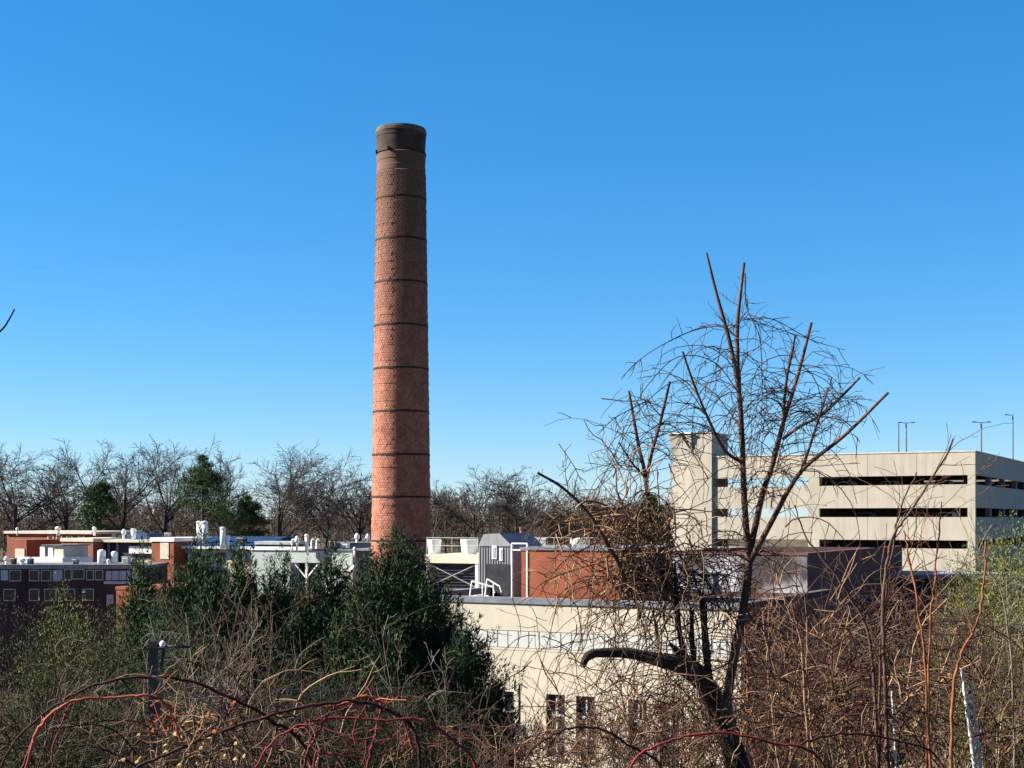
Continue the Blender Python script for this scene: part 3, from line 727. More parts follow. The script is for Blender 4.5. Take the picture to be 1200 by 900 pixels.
    m = (o0+o1)/2
    part('post', M['white_metal'], t, (m-.08, m+.08, .04, .2, 0, zz(659.7)))
    for s in (-1, 1):
        MB().bar((m, .12, zz(678)), (m+s*1.1, .12, zz(660)), .06, 6).build('brace', M['white_metal'], t)
    rt = part('right_wing', M['coping'], t, (.01, F.u(440), .6, 7, 0, zz(645)))
    part('right_roof', M['grey_metal'], t, (.02, F.u(440)+.1, .4, 7.2, zz(645), zz(642.5)))
    for k in range(5):
        p = 412+k*4.4; part('louvre_window', M['frame'], t, (F.u(p, .6), F.u(p+2.6, .6), .53, .597, zz(658), zz(654)))
    bb = MB(); bb.bar((.6, -.8, zz(662)), (-.9, -.8, zz(690)), .16, 6); bb.build('stair_stringer', M['white_metal'], t)
    u0 = F.u(300, 3); t2 = F.thing('dark_roof_unit', 'long dark roof unit on the pale rendered building', 'air handler', zz(645))
    part('casing', M['dark_metal'], t2, (u0, F.u(342, 3), 3, 5, 0, F.z(320, 636, 3)-zz(645)-.15)); part('lid', M['frame'], t2, (u0-.1, F.u(342, 3)+.1, 2.9, 5.1, F.z(320, 636, 3)-zz(645)-.15, F.z(320, 634.5, 3)-zz(645)))
left_buildings()

for a in ((7.5, 652, 661, 6, 110, 'white round vent at the far left roof edge', 'mushroom'),
          (26, 654, 661, 9, 109.5, 'low blue-white vent left of the small rooftop house', 'mushroom'),
          (20, 618, 624, 3.5, 133, 'small white cowl on the far left parapet', 'mushroom'),
          (68, 617, 624, 7, 133, 'large white cowl on the cream parapet', 'mushroom'),
          (110.5, 617, 624, 5, 133, 'white cowl at the right end of the cream parapet', 'mushroom'),
          (119, 644, 661, 9.5, 114, 'white tank, left of two, above the shaded block', 'tank'),
          (134, 646, 661, 7.5, 114, 'white tank, right of two, above the shaded block', 'tank'),
          (127, 655, 661.5, 5, 112, 'small white cone between the two white tanks', 'mushroom'),
          (145, 620, 632, 5, 128, 'white capped vent, left of two on the flat roof', 'mushroom'),
          (156.5, 620, 632, 6, 128, 'white capped vent, right of two on the flat roof', 'cap'),
          (233, 611, 632, 5, 124, 'tall white stack, left of the pair above the blue roof', 'cap'),
          (240, 611, 632, 7, 123.5, 'tall white stack, right of the pair above the blue roof', 'cap'),
          (261, 618, 639, 6, 121, 'tall white stack standing alone above the blue roof', 'cap'),
          (267, 627, 636, 6, 121, 'white mushroom vent beside the single tall stack', 'mushroom'),
          (342, 632, 643, 5, 113, 'bent white pipe on the pale building, leftmost', 'gooseneck'),
          (348, 628, 642, 5, 113, 'white mushroom vent on the pale building', 'mushroom'),
          (359.5, 626.5, 643, 4.5, 113, 'slim upright white vent on the pale building', 'cap'),
          (365, 632, 642, 5, 113.5, 'bent white pipe right of the slim vent', 'gooseneck'),
          (371, 632, 642, 5, 114, 'second bent white pipe right of the slim vent', 'gooseneck'),
          (418.5, 625, 637, 6, 118, 'white vent left of the chimney, first of three', 'mushroom'),
          (426, 630, 637, 4, 118, 'low white vent left of the chimney, middle of three', 'mushroom'),
          (431, 625.5, 637, 5, 118, 'white vent closest to the left of the chimney', 'mushroom'),
          (415.5, 641, 648, 4, 111.5, 'small white vent on the grey roof edge left of chimney', 'mushroom')):
    vent(*a)
def roof_unit(px0, px1, y0, y1, Y, label, m='grey_metal'):
    k = Y/FP; x0, x1 = (px0-HX)*k, (px1-HX)*k; z0, z1 = CZ+(HY-y1)*k, CZ+(HY-y0)*k; w = x1-x0; h = z1-z0
    t = thing('roof_unit', label, 'air handler', ((x0+x1)/2, Y, z0), -.4, 'small units on the low roofs')
    MB().box(-w/2, w/2, 0, w*.8, .06, h).build('casing', M[m], t); MB().box(-w/2-.03, w/2+.03, -.03, w*.8+.03, h, h+.05).build('lid', M['frame'], t)
    MB().box(-w/2+.05, w/2-.05, .02, w*.8, -.15, .06).build('curb', M['dark_metal'], t)
    for q in range(3): MB().box(-w*.38, w*.38, -.025, -.002, h*(.25+.2*q), h*(.32+.2*q)).build('louvre', M['dark_metal'], t)
    MB().lathe([(w*.22, h+.05), (w*.22, h+.13)], 12, 0, w*.4).build('fan_ring', M['dark_metal'], t)
for a in ((12, 17, 655, 661.5, 111, 'dark unit beside the white round vent at far left', 'dark_metal'), (31, 37, 655, 661.5, 112, 'dark blue unit left of the small white rooftop house', 'blue_roof'), (84, 90, 656, 661, 112, 'grey unit before the red brick bay', 'grey_metal'),
          (142, 150, 653, 661, 113, 'pale unit right of the white tanks', 'pale_green'), (153, 158, 655, 661, 112, 'small grey unit at the shaded block end', 'grey_metal'), (192, 198, 625, 630.5, 124, 'grey unit on the white-coped brick block', 'grey_metal'),
          (276, 286, 631, 638, 122, 'dark unit on the blue roof right of the single stack', 'dark_metal'), (385, 393, 635, 643, 114, 'grey unit behind the narrow pointed conifer', 'grey_metal'), (399, 407, 637, 643, 114, 'pale unit left of the small vent on the grey roof', 'white')):
    roof_unit(*a)
# a roof carries the three vents left of the chimney
t = thing('grey_flat_block', 'low grey flat-roofed block just left of the chimney', 'building', ((425-HX)/FP*119, 119, 0))
MB().box(-2.6, 2.2, -2, 3, 0, CZ-29/FP*119).build('wall', M['coping'], t); MB().box(-2.7, 2.3, -2.1, 3.1, CZ-29/FP*119, CZ-27.5/FP*119).build('roof', M['roofing'], t)

# ------------------------------------------------------------------ bare trees
def perp_dir(rng, d, ang):
    d = Vector(d).normalized(); o = d.orthogonal().normalized(); p = d.cross(o)
    a = rng.random()*2*pi
    return (d*cos(ang)+(o*cos(a)+p*sin(a))*sin(ang)).normalized()

def grow(rng, out, p, d, L, r, lev, maxlev, cfg):
    n = cfg['n'][lev]; pts = [tuple(p)]; rad = [r]; dirs = [d]
    q = Vector(p); d = Vector(d); up = cfg['up'][lev]; wn = cfg['wander'][lev]
    re = r*cfg['taper'][lev]
    for i in range(1, n):
        d = (d+Vector((rng.gauss(0, wn), rng.gauss(0, wn), rng.gauss(0, wn)+up))).normalized()
        q = q+d*(L/(n-1)); pts.append(tuple(q)); rad.append(r+(re-r)*i/(n-1)); dirs.append(d)
    out.setdefault(lev, []).append((pts, rad))
    if lev < maxlev:
        k = cfg['kids'][lev]
        for j in range(k):
            t = cfg['t0'][lev]+(1-cfg['t0'][lev])*((j+rng.random())/k)
            x = t*(n-1); i = min(int(x), n-2); f = x-i
            b = Vector(pts[i])*(1-f)+Vector(pts[i+1])*f
            ang = radians(rng.uniform(*cfg['ang'][lev]))
            nd = perp_dir(rng, dirs[i], ang)
            if nd.z < cfg['minz'][lev] and rng.random() < .8: nd = Vector((nd.x, nd.y, abs(nd.z)*.5+.1)).normalized()
            rr = rad[i]*cfg['rr'][lev]*rng.uniform(.7, 1.1)
            grow(rng, out, b, nd, L*cfg['lr'][lev]*rng.uniform(.65, 1.2)*(1.15-.5*t), rr, lev+1, maxlev, cfg)

OAK = dict(n=[6, 8, 6, 4, 3], up=[.03, .03, .03, .02, 0.0], wander=[.03, .07, .09, .1, .1], taper=[.7, .2, .25, .3, .4], kids=[8, 12, 8, 3], t0=[.45, .18, .12, .1],
           ang=[(18, 62), (26, 60), (28, 60), (28, 58)], minz=[.3, .0, -.1, -.3], rr=[.52, .45, .5, .55], lr=[1.4, .46, .5, .5])
def bare_tree(px, ytop, Y, seed, label, lean=0.0, wide=1.0, name='bare_tree', cfg=OAK, group='bare trees behind the low buildings', trunk=.034, minr=.02):
    rng = random.Random(seed)
    X = (px-HX)/FP*Y; z0 = gz(X, Y)-.2; zt = CZ+(HY-ytop)/FP*Y; H = zt-z0
    out = {}
    grow(rng, out, (0, 0, 0), Vector((lean, 0, 1)), H*.42, H*trunk*.5, 0, 4, cfg)
    # scale so that the crown tops out right
    allp = np.concatenate([np.array(c[0]) for l in out.values() for c in l]); s = H/np.percentile(allp[:, 2], 99.9)
    S = np.array([s*wide, s*wide, s])
    sc_ = lambda l, mr: [(np.array(p)*S, np.maximum(np.array(r)*s, mr)) for p, r in out.get(l, [])]
    t = thing(name, label, 'tree', (X, Y, z0), 0, group)
    tube_obj('trunk', sc_(0, .05), M['bark_far'], t, 8)
    tube_obj('limbs', sc_(1, .04)+[], M['bark_far'], t, 5)
    tube_obj('branches', sc_(2, .028), M['bark_far'], t, 4)
    V1, F1 = tubes(sc_(3, minr)+sc_(4, minr*.8), 3)
    o = link_mesh('crown_twigs', np_mesh('crown_twigs', V1, F1), M['bark_far'], t)
    return t
for a in ((16, 512, 178, 1, 'bare tree at the far left edge of the tree line', .02, .95), (74, 513, 182, 2, 'tall spreading bare tree left of the small pine', .0, 1.0),
          (143, 510, 184, 3, 'bare tree between the small pine and the large pine', -.03, .85), (190, 511, 178, 4, 'dense bare tree just left of the large pine', .03, .95),
          (262, 527, 186, 5, 'bare tree with pale twigs right of the large pine', 0, .9), (328, 519, 176, 6, 'widest bare tree midway between large pine and chimney', 0, 1.12),
          (382, 541, 188, 7, 'smaller bare tree second from the left of the chimney', .05, .9), (421, 541, 182, 8, 'bare tree touching the left of the chimney', -.04, 1.0),
          (522, 562, 196, 9, 'low bare tree touching the right of the chimney', 0, 1.0), (558, 546, 188, 10, 'tall bare tree right of the chimney', .0, 1.0),
          (606, 550, 184, 11, 'forked bare tree above the brick penthouse', .03, 1.0), (655, 563, 192, 12, 'bare tree behind the left twigs of the pruned tree', .02, 1.05),
          (716, 572, 190, 13, 'bare tree behind the vine tangle', 0, 1.1), (-40, 515, 186, 14, 'bare tree just beyond the left edge', 0, 1.0)):
    bare_tree(a[0], a[1], a[2], a[3], a[4], a[5], a[6]*1.2)

def woodland():
    rng = random.Random(77)
    cfg = dict(n=[4, 3, 3], up=[.03, .06, .0], wander=[.06, .14, .2], taper=[.4, .35, .4], kids=[11, 6], t0=[.12, .15], ang=[(25, 60), (25, 60)], minz=[.1, -.1], rr=[.5, .55], lr=[.55, .5])
    ch = []
    for i in range(430):
        Y = rng.uniform(188, 262); px = rng.uniform(-90, 850)
        X = (px-HX)/FP*Y; z0 = gz(X, Y)-.2
        top = rng.gauss(588, 10)
        if px < 120: top -= 3
        H = max(3.2, CZ+(HY-top)/FP*Y-z0); out = {}
        grow(rng, out, (0, 0, 0), Vector((rng.gauss(0, .08), 0, 1)), H*.8, H*.013, 0, 2, cfg)
        for l in out:
            for p, r in out[l]:
                ch.append((np.array(p)*(1.0, 1.0, 1.0)+(X, Y, z0), np.maximum(r, .034)))
    V, F = tubes(ch, 3)
    o = link_mesh('far_woodland', np_mesh('far_woodland', V, F), M['wood_far'])
    tag(o, 'brown mass of bare undergrowth along the far tree line', 'woodland', kind='stuff')
woodland()

# ------------------------------------------------------------------ evergreens
def leaf_tris(C, D, L, Wd, rng):
    """triangles: base centre C, direction D (unit), length L, width Wd"""
    n = len(C); rv = rng.normal(size=(n, 3)); S = np.cross(D, rv); S /= np.linalg.norm(S, axis=1, keepdims=True)+1e-9
    a = C-S*(Wd/2)[:, None]; b = C+S*(Wd/2)[:, None]; c = C+D*L[:, None]
    return np.stack([a, b, c], 1)

def plume_mesh(name, H, Rmax, nplume, seed, K=42, shape=.9, elev=(40, 68), plen=.13, lw=.14, ragged=.22, t_lo=.02, topround=False, leafl=.19, core=0):
    rng = np.random.default_rng(seed)
    t = t_lo+(1-t_lo)*(1-np.sqrt(rng.random(nplume)))*1.0
    if topround: prof = np.sqrt(np.clip(1-((t-.38)/.62)**2, 0, 1)); 
    else: prof = (1-t)**shape*(1-np.exp(-t*9-.35))
    az = rng.random(nplume)*2*pi
    lob = 1+ragged*np.sin(az*3+t*11+seed)+ragged*.7*np.sin(az*5-t*23)+rng.normal(0, ragged*.35, nplume)
    r = Rmax*prof*np.clip(lob, .4, 1.5)*(.35+.65*rng.random(nplume)**.45)
    el = np.radians(rng.uniform(elev[0], elev[1], nplume)); el = el+(np.pi/2-el)*np.clip(t*1.1-.25, 0, 1)
    out = np.stack([np.cos(az), np.sin(az), np.zeros_like(az)], 1)
    ax = out*np.cos(el)[:, None]; ax[:, 2] = np.sin(el)
    B = out*r[:, None]; B[:, 2] = t*H
    PL = H*plen*(1.05-.55*t)*rng.uniform(.6, 1.3, nplume)
    s = rng.random((nplume, K)); off = rng.normal(size=(nplume, K, 3))
    off -= (off*ax[:, None, :]).sum(2, keepdims=True)*ax[:, None, :]
    wd = (PL[:, None]*lw)*(1-s)**.6
    C = B[:, None, :]+ax[:, None, :]*(s*PL[:, None])[:, :, None]+off*wd[:, :, None]
    D = ax[:, None, :]+rng.normal(0, .45, (nplume, K, 3))+off*.3; D /= np.linalg.norm(D, axis=2, keepdims=True)
    L = (PL[:, None]*leafl*rng.uniform(.6, 1.2, (nplume, K))); W = L*.24
    T = leaf_tris(C.reshape(-1, 3), D.reshape(-1, 3), L.ravel(), W.ravel(), rng)
    if core:             # inner boughs that close the crown
        tc = t_lo+(1-t_lo)*(1-np.sqrt(rng.random(core)))*.93; ac = rng.random(core)*2*pi; rc = Rmax*(1-tc)**shape*.62*np.sqrt(rng.random(core))
        Cc = np.stack([np.cos(ac)*rc, np.sin(ac)*rc, tc*H], 1); Dc = np.stack([np.cos(ac), np.sin(ac), np.full(core, 1.1)], 1)+rng.normal(0, .35, (core, 3)); Dc /= np.linalg.norm(Dc, axis=1, keepdims=True)
        Lc = H*.075*(1.1-.7*tc)*rng.uniform(.6, 1.2, core); T = np.concatenate([T, leaf_tris(Cc, Dc, Lc, Lc*.42, rng)])
    return np_mesh(name, T.reshape(-1, 3), np.arange(T.shape[0]*3).reshape(-1, 3), smooth=False)

def trunk_chain(H, r0):
    return [([(0, 0, -.3), (.02*H*.2, 0, H*.3), (0, .01*H, H*.6), (0, 0, H*.96)], [r0, r0*.8, r0*.5, r0*.1])]

def conifer(px, ytop, Y, rpx, seed, label, m='cedar', n=900, name='conifer', ragged=.2, group='dark conifers in front of the low buildings', **kw):
    X = (px-HX)/FP*Y; z0 = gz(X, Y)-.1; H = CZ+(HY-ytop)/FP*Y-z0; R = rpx*1.5*Y/FP; n = int(n*1.9)
    t = thing(name, label, 'tree', (X, Y, z0), seed*1.7, group)
    tube_obj('trunk', trunk_chain(H, .02*H), M['bark_dark'], t, 7)
    link_mesh('crown', plume_mesh('crown', H, R, n, seed, ragged=ragged, core=int(n*4), **kw), M[m], t)
    return t
for a in ((466, 627, 46, 112, 21, 'largest dark conifer, in front of the chimney foot', 'cedar', 1700),
          (500, 668, 47.5, 84, 22, 'dark conifer shoulder right of the largest conifer', 'cedar', 900),
          (432, 655, 48, 60, 23, 'conifer tucked left of the largest conifer', 'cedar', 700),
          (388, 634, 50, 52, 24, 'narrow conifer with pointed tip before the pale building', 'cedar', 700),
          (333, 648, 51, 46, 25, 'low conifer before the pale building wall', 'cedar', 600),
          (316, 655, 49, 40, 26, 'shortest conifer left of the pale building bay', 'cedar', 500),
          (281, 634, 50, 50, 27, 'yellow-green topped conifer below the single tall stack', 'cedar2', 700),
          (235, 626, 52, 54, 28, 'conifer below the pair of white stacks', 'cedar2', 750),
          (252, 655, 47, 58, 29, 'dark conifer in front between two taller ones', 'cedar', 700),
          (205, 660, 50, 50, 30, 'conifer below the white-coped brick block', 'cedar', 600),
          (168, 642, 53, 46, 31, 'slender conifer before the white tanks, leftmost of its row', 'cedar2', 600),
          (362, 668, 47, 50, 32, 'dark low conifer left of the narrow pointed one', 'cedar', 600),
          (536, 738, 44, 44, 33, 'small dark conifer against the cream wall', 'cedar', 450)):
    conifer(a[0], a[1], a[2], a[3], a[4], a[5], a[6], a[7])

def pine(px, ytop, Y, rpx, seed, label, n=60, m='pine', zfrac=.35):
    rng = np.random.default_rng(seed)
    X = (px-HX)/FP*Y; z0 = gz(X, Y)-.2; H = CZ+(HY-ytop)/FP*Y-z0; R = rpx*Y/FP
    t = thing('pine_tree', label, 'tree', (X, Y, z0), 0, 'pines in the far tree line')
    tube_obj('trunk', trunk_chain(H, .018*H), M['bark_far'], t, 7)
    br, T = [], []
    for i in range(n):
        q = zfrac+(1-zfrac)*rng.random()**.9; az = rng.random()*2*pi
        L = R*(1-((q-zfrac)/(1-zfrac))**1.6)*rng.uniform(.45, 1.1)+.25
        e = np.array([cos(az)*L, sin(az)*L, q*H+L*rng.uniform(.05, .5)]); s = np.array([0, 0, q*H])
        br.append(([s, (s+e)/2+(0, 0, -.05*L), e], [.07, .05, .02]))
        K = 230; C = e+rng.normal(0, 1, (K, 3))*np.array([.27*L+.2, .27*L+.2, .07*L+.12]); 
        D = rng.normal(0, .6, (K, 3))+np.array([cos(az)*.5, sin(az)*.5, .8]); D /= np.linalg.norm(D, axis=1, keepdims=True)
        T.append(leaf_tris(C, D, rng.uniform(.25, .55, K), np.full(K, .09), rng))
    tube_obj('branches', br, M['bark_far'], t, 4)
    T = np.concatenate(T); link_mesh('crown', np_mesh('crown', T.reshape(-1, 3), np.arange(len(T)*3).reshape(-1, 3), False), M[m], t)
pine(237, 537, 172, 38, 41, 'large green pine rising above the white stacks', 40)
pine(118, 566, 172, 22, 42, 'small green pine left of the white tanks', 40)
pine(762, 583, 150, 20, 43, 'dark evergreen beside the garage stair tower', 40)
pine(292, 585, 176, 16, 44, 'dim evergreen beneath the widest bare tree', 34)

def shrub(px, ytop, Y, rpx, seed, label, m='olive', n=420, name='evergreen_shrub', group='evergreen shrubs on the slope', **kw):
    X = (px-HX)/FP*Y; z0 = gz(X, Y)-.1; H = max(.8, CZ+(HY-ytop)/FP*Y-z0); R = rpx*Y/FP
    t = thing(name, label, 'shrub', (X, Y, z0), seed, group)
    rng = random.Random(seed); out = {}
    cfg = dict(n=[4, 4], up=[.02, .05], wander=[.1, .15], taper=[.3, .3], kids=[7], t0=[.2], ang=[(25, 50)], minz=[.2], rr=[.5], lr=[.6])
    for k in range(4): grow(rng, out, (rng.gauss(0, .15), rng.gauss(0, .15), 0), Vector((rng.gauss(0, .3), rng.gauss(0, .3), 1)), H*.8, .03, 0, 1, cfg)
    tube_obj('stems', out[0]+out[1], M['twig'], t, 4)
    link_mesh('foliage', plume_mesh('foliage', H, R, int(n*1.5), seed, K=36, topround=True, elev=(15, 75), plen=.2, ragged=.3, lw=.32, leafl=.13, **kw), M[m], t)
for a in ((20, 716, 36, 60, 51, 'dark olive shrub in the left corner below the shaded block', 'olive'), (75, 690, 40, 34, 52, 'yellow-green shrub before the shaded block', 'olive_bright'),
          (112, 722, 36, 44, 53, 'olive shrub left of the orange brick corner', 'olive'), (165, 690, 42, 42, 54, 'dark shrub covering the orange brick corner', 'cedar2'),
          (215, 716, 38, 52, 55, 'dark shrub above the lamp post arm', 'cedar'), (45, 770, 27, 70, 56, 'near olive shrub at lower left behind the red canes', 'olive'),
          (130, 778, 28, 60, 57, 'olive shrub beside the lamp post', 'olive'), (285, 735, 38, 50, 58, 'dark shrub behind pale upright twigs', 'olive'),
          (350, 770, 34, 52, 59, 'low dark shrub below the narrow conifer', 'cedar'), (430, 780, 34, 56, 60, 'low dark shrub below the largest conifer', 'cedar'), (500, 800, 33, 54, 61, 'low dark shrub left of the first window', 'olive'),
          (240, 800, 24, 60, 62, 'olive shrub behind the straw leaves', 'olive')):
    shrub(*a)
for a in ((1180, 622, 28, 56, 71, 'sunlit yellow-green evergreen at the right edge', 'olive_bright', 1000), (1132, 672, 30, 44, 72, 'olive evergreen left of the one at the right edge', 'olive', 520),
          (1192, 715, 26, 56, 73, 'lower yellow-green evergreen in the right corner', 'olive_bright', 700), (1080, 755, 36, 52, 74, 'dark evergreen behind the white trunks', 'olive', 420),
          (960, 745, 38, 62, 75, 'dark shrub in shade beside the cream building corner', 'olive', 480), (1030, 735, 40, 60, 76, 'dark shrub below the maroon annex', 'cedar2', 480)):
    shrub(a[0], a[1], a[2], a[3], a[4], a[5], a[6], a[7], group='evergreens at the right')

# ------------------------------------------------------------------ brush and thickets on the slope
def brush(name, label, mats, n, xr, topf, Yr, seed, r0=.008, lean=.25, kids=6, density=None, sub=3, wander=.09, arch=0.0):
    """many thin stems rooted in the slope between two pixel columns; one mesh per bark tone"""
    rng = random.Random(seed)
    chs = [[] for _ in mats]
    cfg = dict(n=[7, 4, 3], up=[-arch, .0, 0], wander=[wander, .16, .2], taper=[.35, .35, .4], kids=[kids, sub], t0=[.22, .2], ang=[(20, 55), (25, 65)], minz=[.0, -.6], rr=[.6, .65], lr=[.42, .45])
    for i in range(n):
        Y = rng.uniform(*Yr); px = rng.uniform(*xr)
        X = (px-HX)/FP*Y; z0 = gz(X, Y); top = topf(px)+abs(rng.gauss(0, 1))*45-12
        H = CZ+(HY-top)/FP*Y-z0
        if H < .25: H = .25
        out = {}
        grow(rng, out, (X, Y, z0-.05), Vector((rng.gauss(0, lean), rng.gauss(0, lean), 1)), H*1.08, r0*Y/14*rng.uniform(.7, 1.5), 0, 2, cfg)
        k = min(int(rng.random()**1.3*len(mats)), len(mats)-1)
        for l in out: chs[k] += [(p, np.maximum(r, .00022*Y)) for p, r in out[l]]
    objs = []
    root = thing(name, label, 'thicket', (0, 0, 0)); root['kind'] = 'stuff'
    for c, m in zip(chs, mats):
        if c:
            V, F = tubes(c, 3); o = link_mesh('stems', np_mesh('stems', V, F), M[m], root); o['kind'] = 'stuff'
    return root
lerp = lambda xs, ys: (lambda x: float(np.interp(x, xs, ys)))
brush('bare_thicket', 'tan and brown bare thicket filling the lower right', ['cane_dark', 'twig', 'vine_brown', 'vine_tan'], 120, (868, 1215), lerp([868, 930, 1000, 1100, 1200], [725, 720, 715, 700, 720]), (13, 30), 101, r0=.0065, lean=.4, wander=.16)
brush('low_brush', 'low reddish brown brush along the bottom before the cream wall', ['vine_brown', 'twig', 'vine_tan'], 110, (560, 880), lerp([560, 640, 720, 870], [840, 835, 815, 800]), (11, 20), 102, r0=.004, lean=.5, wander=.16)
brush('grey_brush', 'pale grey upright twigs below the conifers', ['twig', 'pale_twig'], 22, (200, 560), lerp([200, 260, 330, 400, 480, 560], [735, 715, 725, 770, 735, 790]), (24, 33), 103, r0=.007, lean=.13, wander=.06)
brush('tangled_brush', 'grey-brown tangled twigs over the olive shrubs at lower left', ['twig', 'pale_twig'], 24, (-20, 300), lerp([0, 100, 200, 300], [745, 740, 750, 760]), (21, 30), 104, r0=.0045, lean=.35, wander=.14)
brush('near_brush', 'dry tan brush close by behind the red canes', ['vine_tan', 'vine_brown', 'twig'], 30, (150, 560), lerp([150, 260, 330, 450, 560], [850, 815, 845, 860, 865]), (8.6, 13), 105, r0=.0035, lean=.5, wander=.16)
brush('lichen_brush', 'grey-green twigs over the evergreens at right', ['pale_twig', 'twig'], 22, (1090, 1215), lerp([1090, 1215], [700, 650]), (20, 27), 106, r0=.008, lean=.35)

# ------------------------------------------------------------------ pruned tree with vines (about 12 m away)
TY = 12.0
def tp(px, py, d=0.0): return P(px, py, TY+d)
def stem(pts, widths, depths=None, n=None):
    k = len(pts)
    if depths is None: depths = [0]*k
    if np.isscalar(widths[0]) and len(widths) == 2: widths = np.linspace(widths[0], widths[1], k)
    p3 = [tp(a, b, d) for (a, b), d in zip(pts, depths)]; rad = [w*.84/2*(TY+d)/FP for w, d in zip(widths, depths)]
    return catmull(p3, rad, n or (k-1)*5+1)
STEMS = {}
def pruned_tree():
    root = tp(868, 940); z0 = gz(root[0], root[1])-.1
    t = thing('pruned_tree', 'hard-pruned bare tree with thick dark broken limb and upright shoots', 'tree', (root[0], root[1], z0))
    def add(name, ch, m, sides):
        V, F = tubes([ch], sides); V = V-np.array((root[0], root[1], z0))
        return link_mesh(name, np_mesh(name, V, F), M[m], t)
    rng = random.Random(3)
    def rough(ch, amt):
        p, r = ch; return p, np.array([x*(1+rng.uniform(-amt, amt)) for x in r])
    ground = [root[0]+.03, root[1], z0]
    ch = stem([(874, 1010), (868, 930), (862, 890), (850, 852), (842, 838)], [50, 38, 33, 31, 26], None, 26); add('trunk', rough(ch, .07), 'bark_dark', 12)
    ch = stem([(852, 862), (838, 825), (822, 797), (803, 781), (775, 774), (740, 766), (705, 765), (689, 769), (682, 782)], [26, 29, 30, 29, 18, 14.5, 13, 13, 8], [0, -.05, -.1, -.1, -.15, -.2, -.25, -.3, -.3], 50); add('broken_limb', rough(ch, .08), 'bark_dark', 10)
    for pts, w, nm in (([(806, 782), (795, 765), (785, 754)], (12, 5), 'stub'), ([(842, 815), (832, 800), (826, 740), (822, 692)], (13, 8), 'upright_limb'), ([(806, 780), (797, 745), (793, 700), (790, 660)], (9, 5), 'upright_limb'), ([(814, 780), (811, 745), (811, 712)], (8, 6), 'upright_limb'), ([(775, 775), (770, 740), (765, 715)], (5, 3), 'upright_limb')):
        add(nm, rough(stem(pts, w, [-.1]*len(pts)), .1), 'bark_dark', 7)
    S = STEMS
    S['s1'] = stem([(852, 870), (852, 838), (855, 800), (868, 730), (877, 672), (876, 640), (872, 580), (870, 520), (866, 460), (855, 400), (840, 345), (828, 296)], [15, 15, 14, 12, 11, 10.5, 8.5, 7.8, 7, 5.6, 4.4, 2.8])
    S['s1b'] = stem([(868, 480), (865, 440), (864, 385), (868, 342), (872, 308)], (7, 4), [0, .05, .1, .12, .15])
    S['s2'] = stem([(877, 655), (893, 582), (905, 545), (919, 492), (935, 440), (951, 378)], (10, 4), [0, .1, .2, .25, .3, .4])
    S['s2b'] = stem([(917, 505), (921, 450), (932, 393)], (5.5, 3), [.25, .2, .15])
    S['s3'] = stem([(877, 662), (904, 612), (925, 573), (945, 546), (990, 510), (1041, 460)], (9, 4), [0, -.15, -.25, -.35, -.5, -.7])
    S['s4'] = stem([(917, 515), (937, 500), (962, 487), (985, 466), (1008, 442)], (5, 3.2), [.2, .15, .1, .05, 0])
    S['s4b'] = stem([(938, 556), (950, 520), (963, 480), (970, 455)], (5, 2.5), [-.3, -.25, -.2, -.1])
    S['s5'] = stem([(869, 542), (850, 528), (833, 497), (815, 455), (800, 412)], (5, 3), [0, -.1, -.2, -.3, -.4])
    S['s6'] = stem([(790, 700), (765, 640), (757, 562), (748, 520), (737, 458)], [8, 7, 6, 5, 3.5], [-.1, .1, .2, .2, .2])
    S['s6b'] = stem([(757, 565), (764, 530), (773, 498), (785, 447)], (5.5, 4), [.2, .15, .1, .1])
    S['s6c'] = stem([(757, 560), (742, 544), (725, 518)], (3.5, 2), [.2, .2, .15])
    S['s7'] = stem([(735, 690), (725, 660), (713, 640), (690, 602), (660, 572), (630, 554)], (7, 3.5), [-.1, -.2, -.25, -.3, -.35, -.4])
    for k, c in S.items(): add('shoot', rough(c, .05), 'bark_stem', 7)
    # side twigs with buds along the shoots
    ch = []
    for k, (p, r) in S.items():
        for j in range(10 if k != 's1' else 22):
            i = rng.randrange(int(len(p)*.25), int(len(p)*.8)); b = Vector(p[i]); d = Vector(p[i+1]-p[i]).normalized()
            nd = perp_dir(rng, d, radians(rng.uniform(35, 70))); out = {}
            cfg = dict(n=[5, 3], up=[.02, 0], wander=[.13, .2], taper=[.4, .4], kids=[4], t0=[.2], ang=[(30, 60)], minz=[-.4], rr=[.6], lr=[.35])
            grow(rng, out, b, nd, rng.uniform(.12, .55), .0042, 0, 1, cfg)
            for l in out: ch += [(q, np.maximum(rr, .0022)) for q, rr in out[l]]
    V, F = tubes(ch, 3); V -= np.array((root[0], root[1], z0)); link_mesh('twigs', np_mesh('twigs', V, F), M['twig'], t)['kind'] = 'stuff'
pruned_tree()

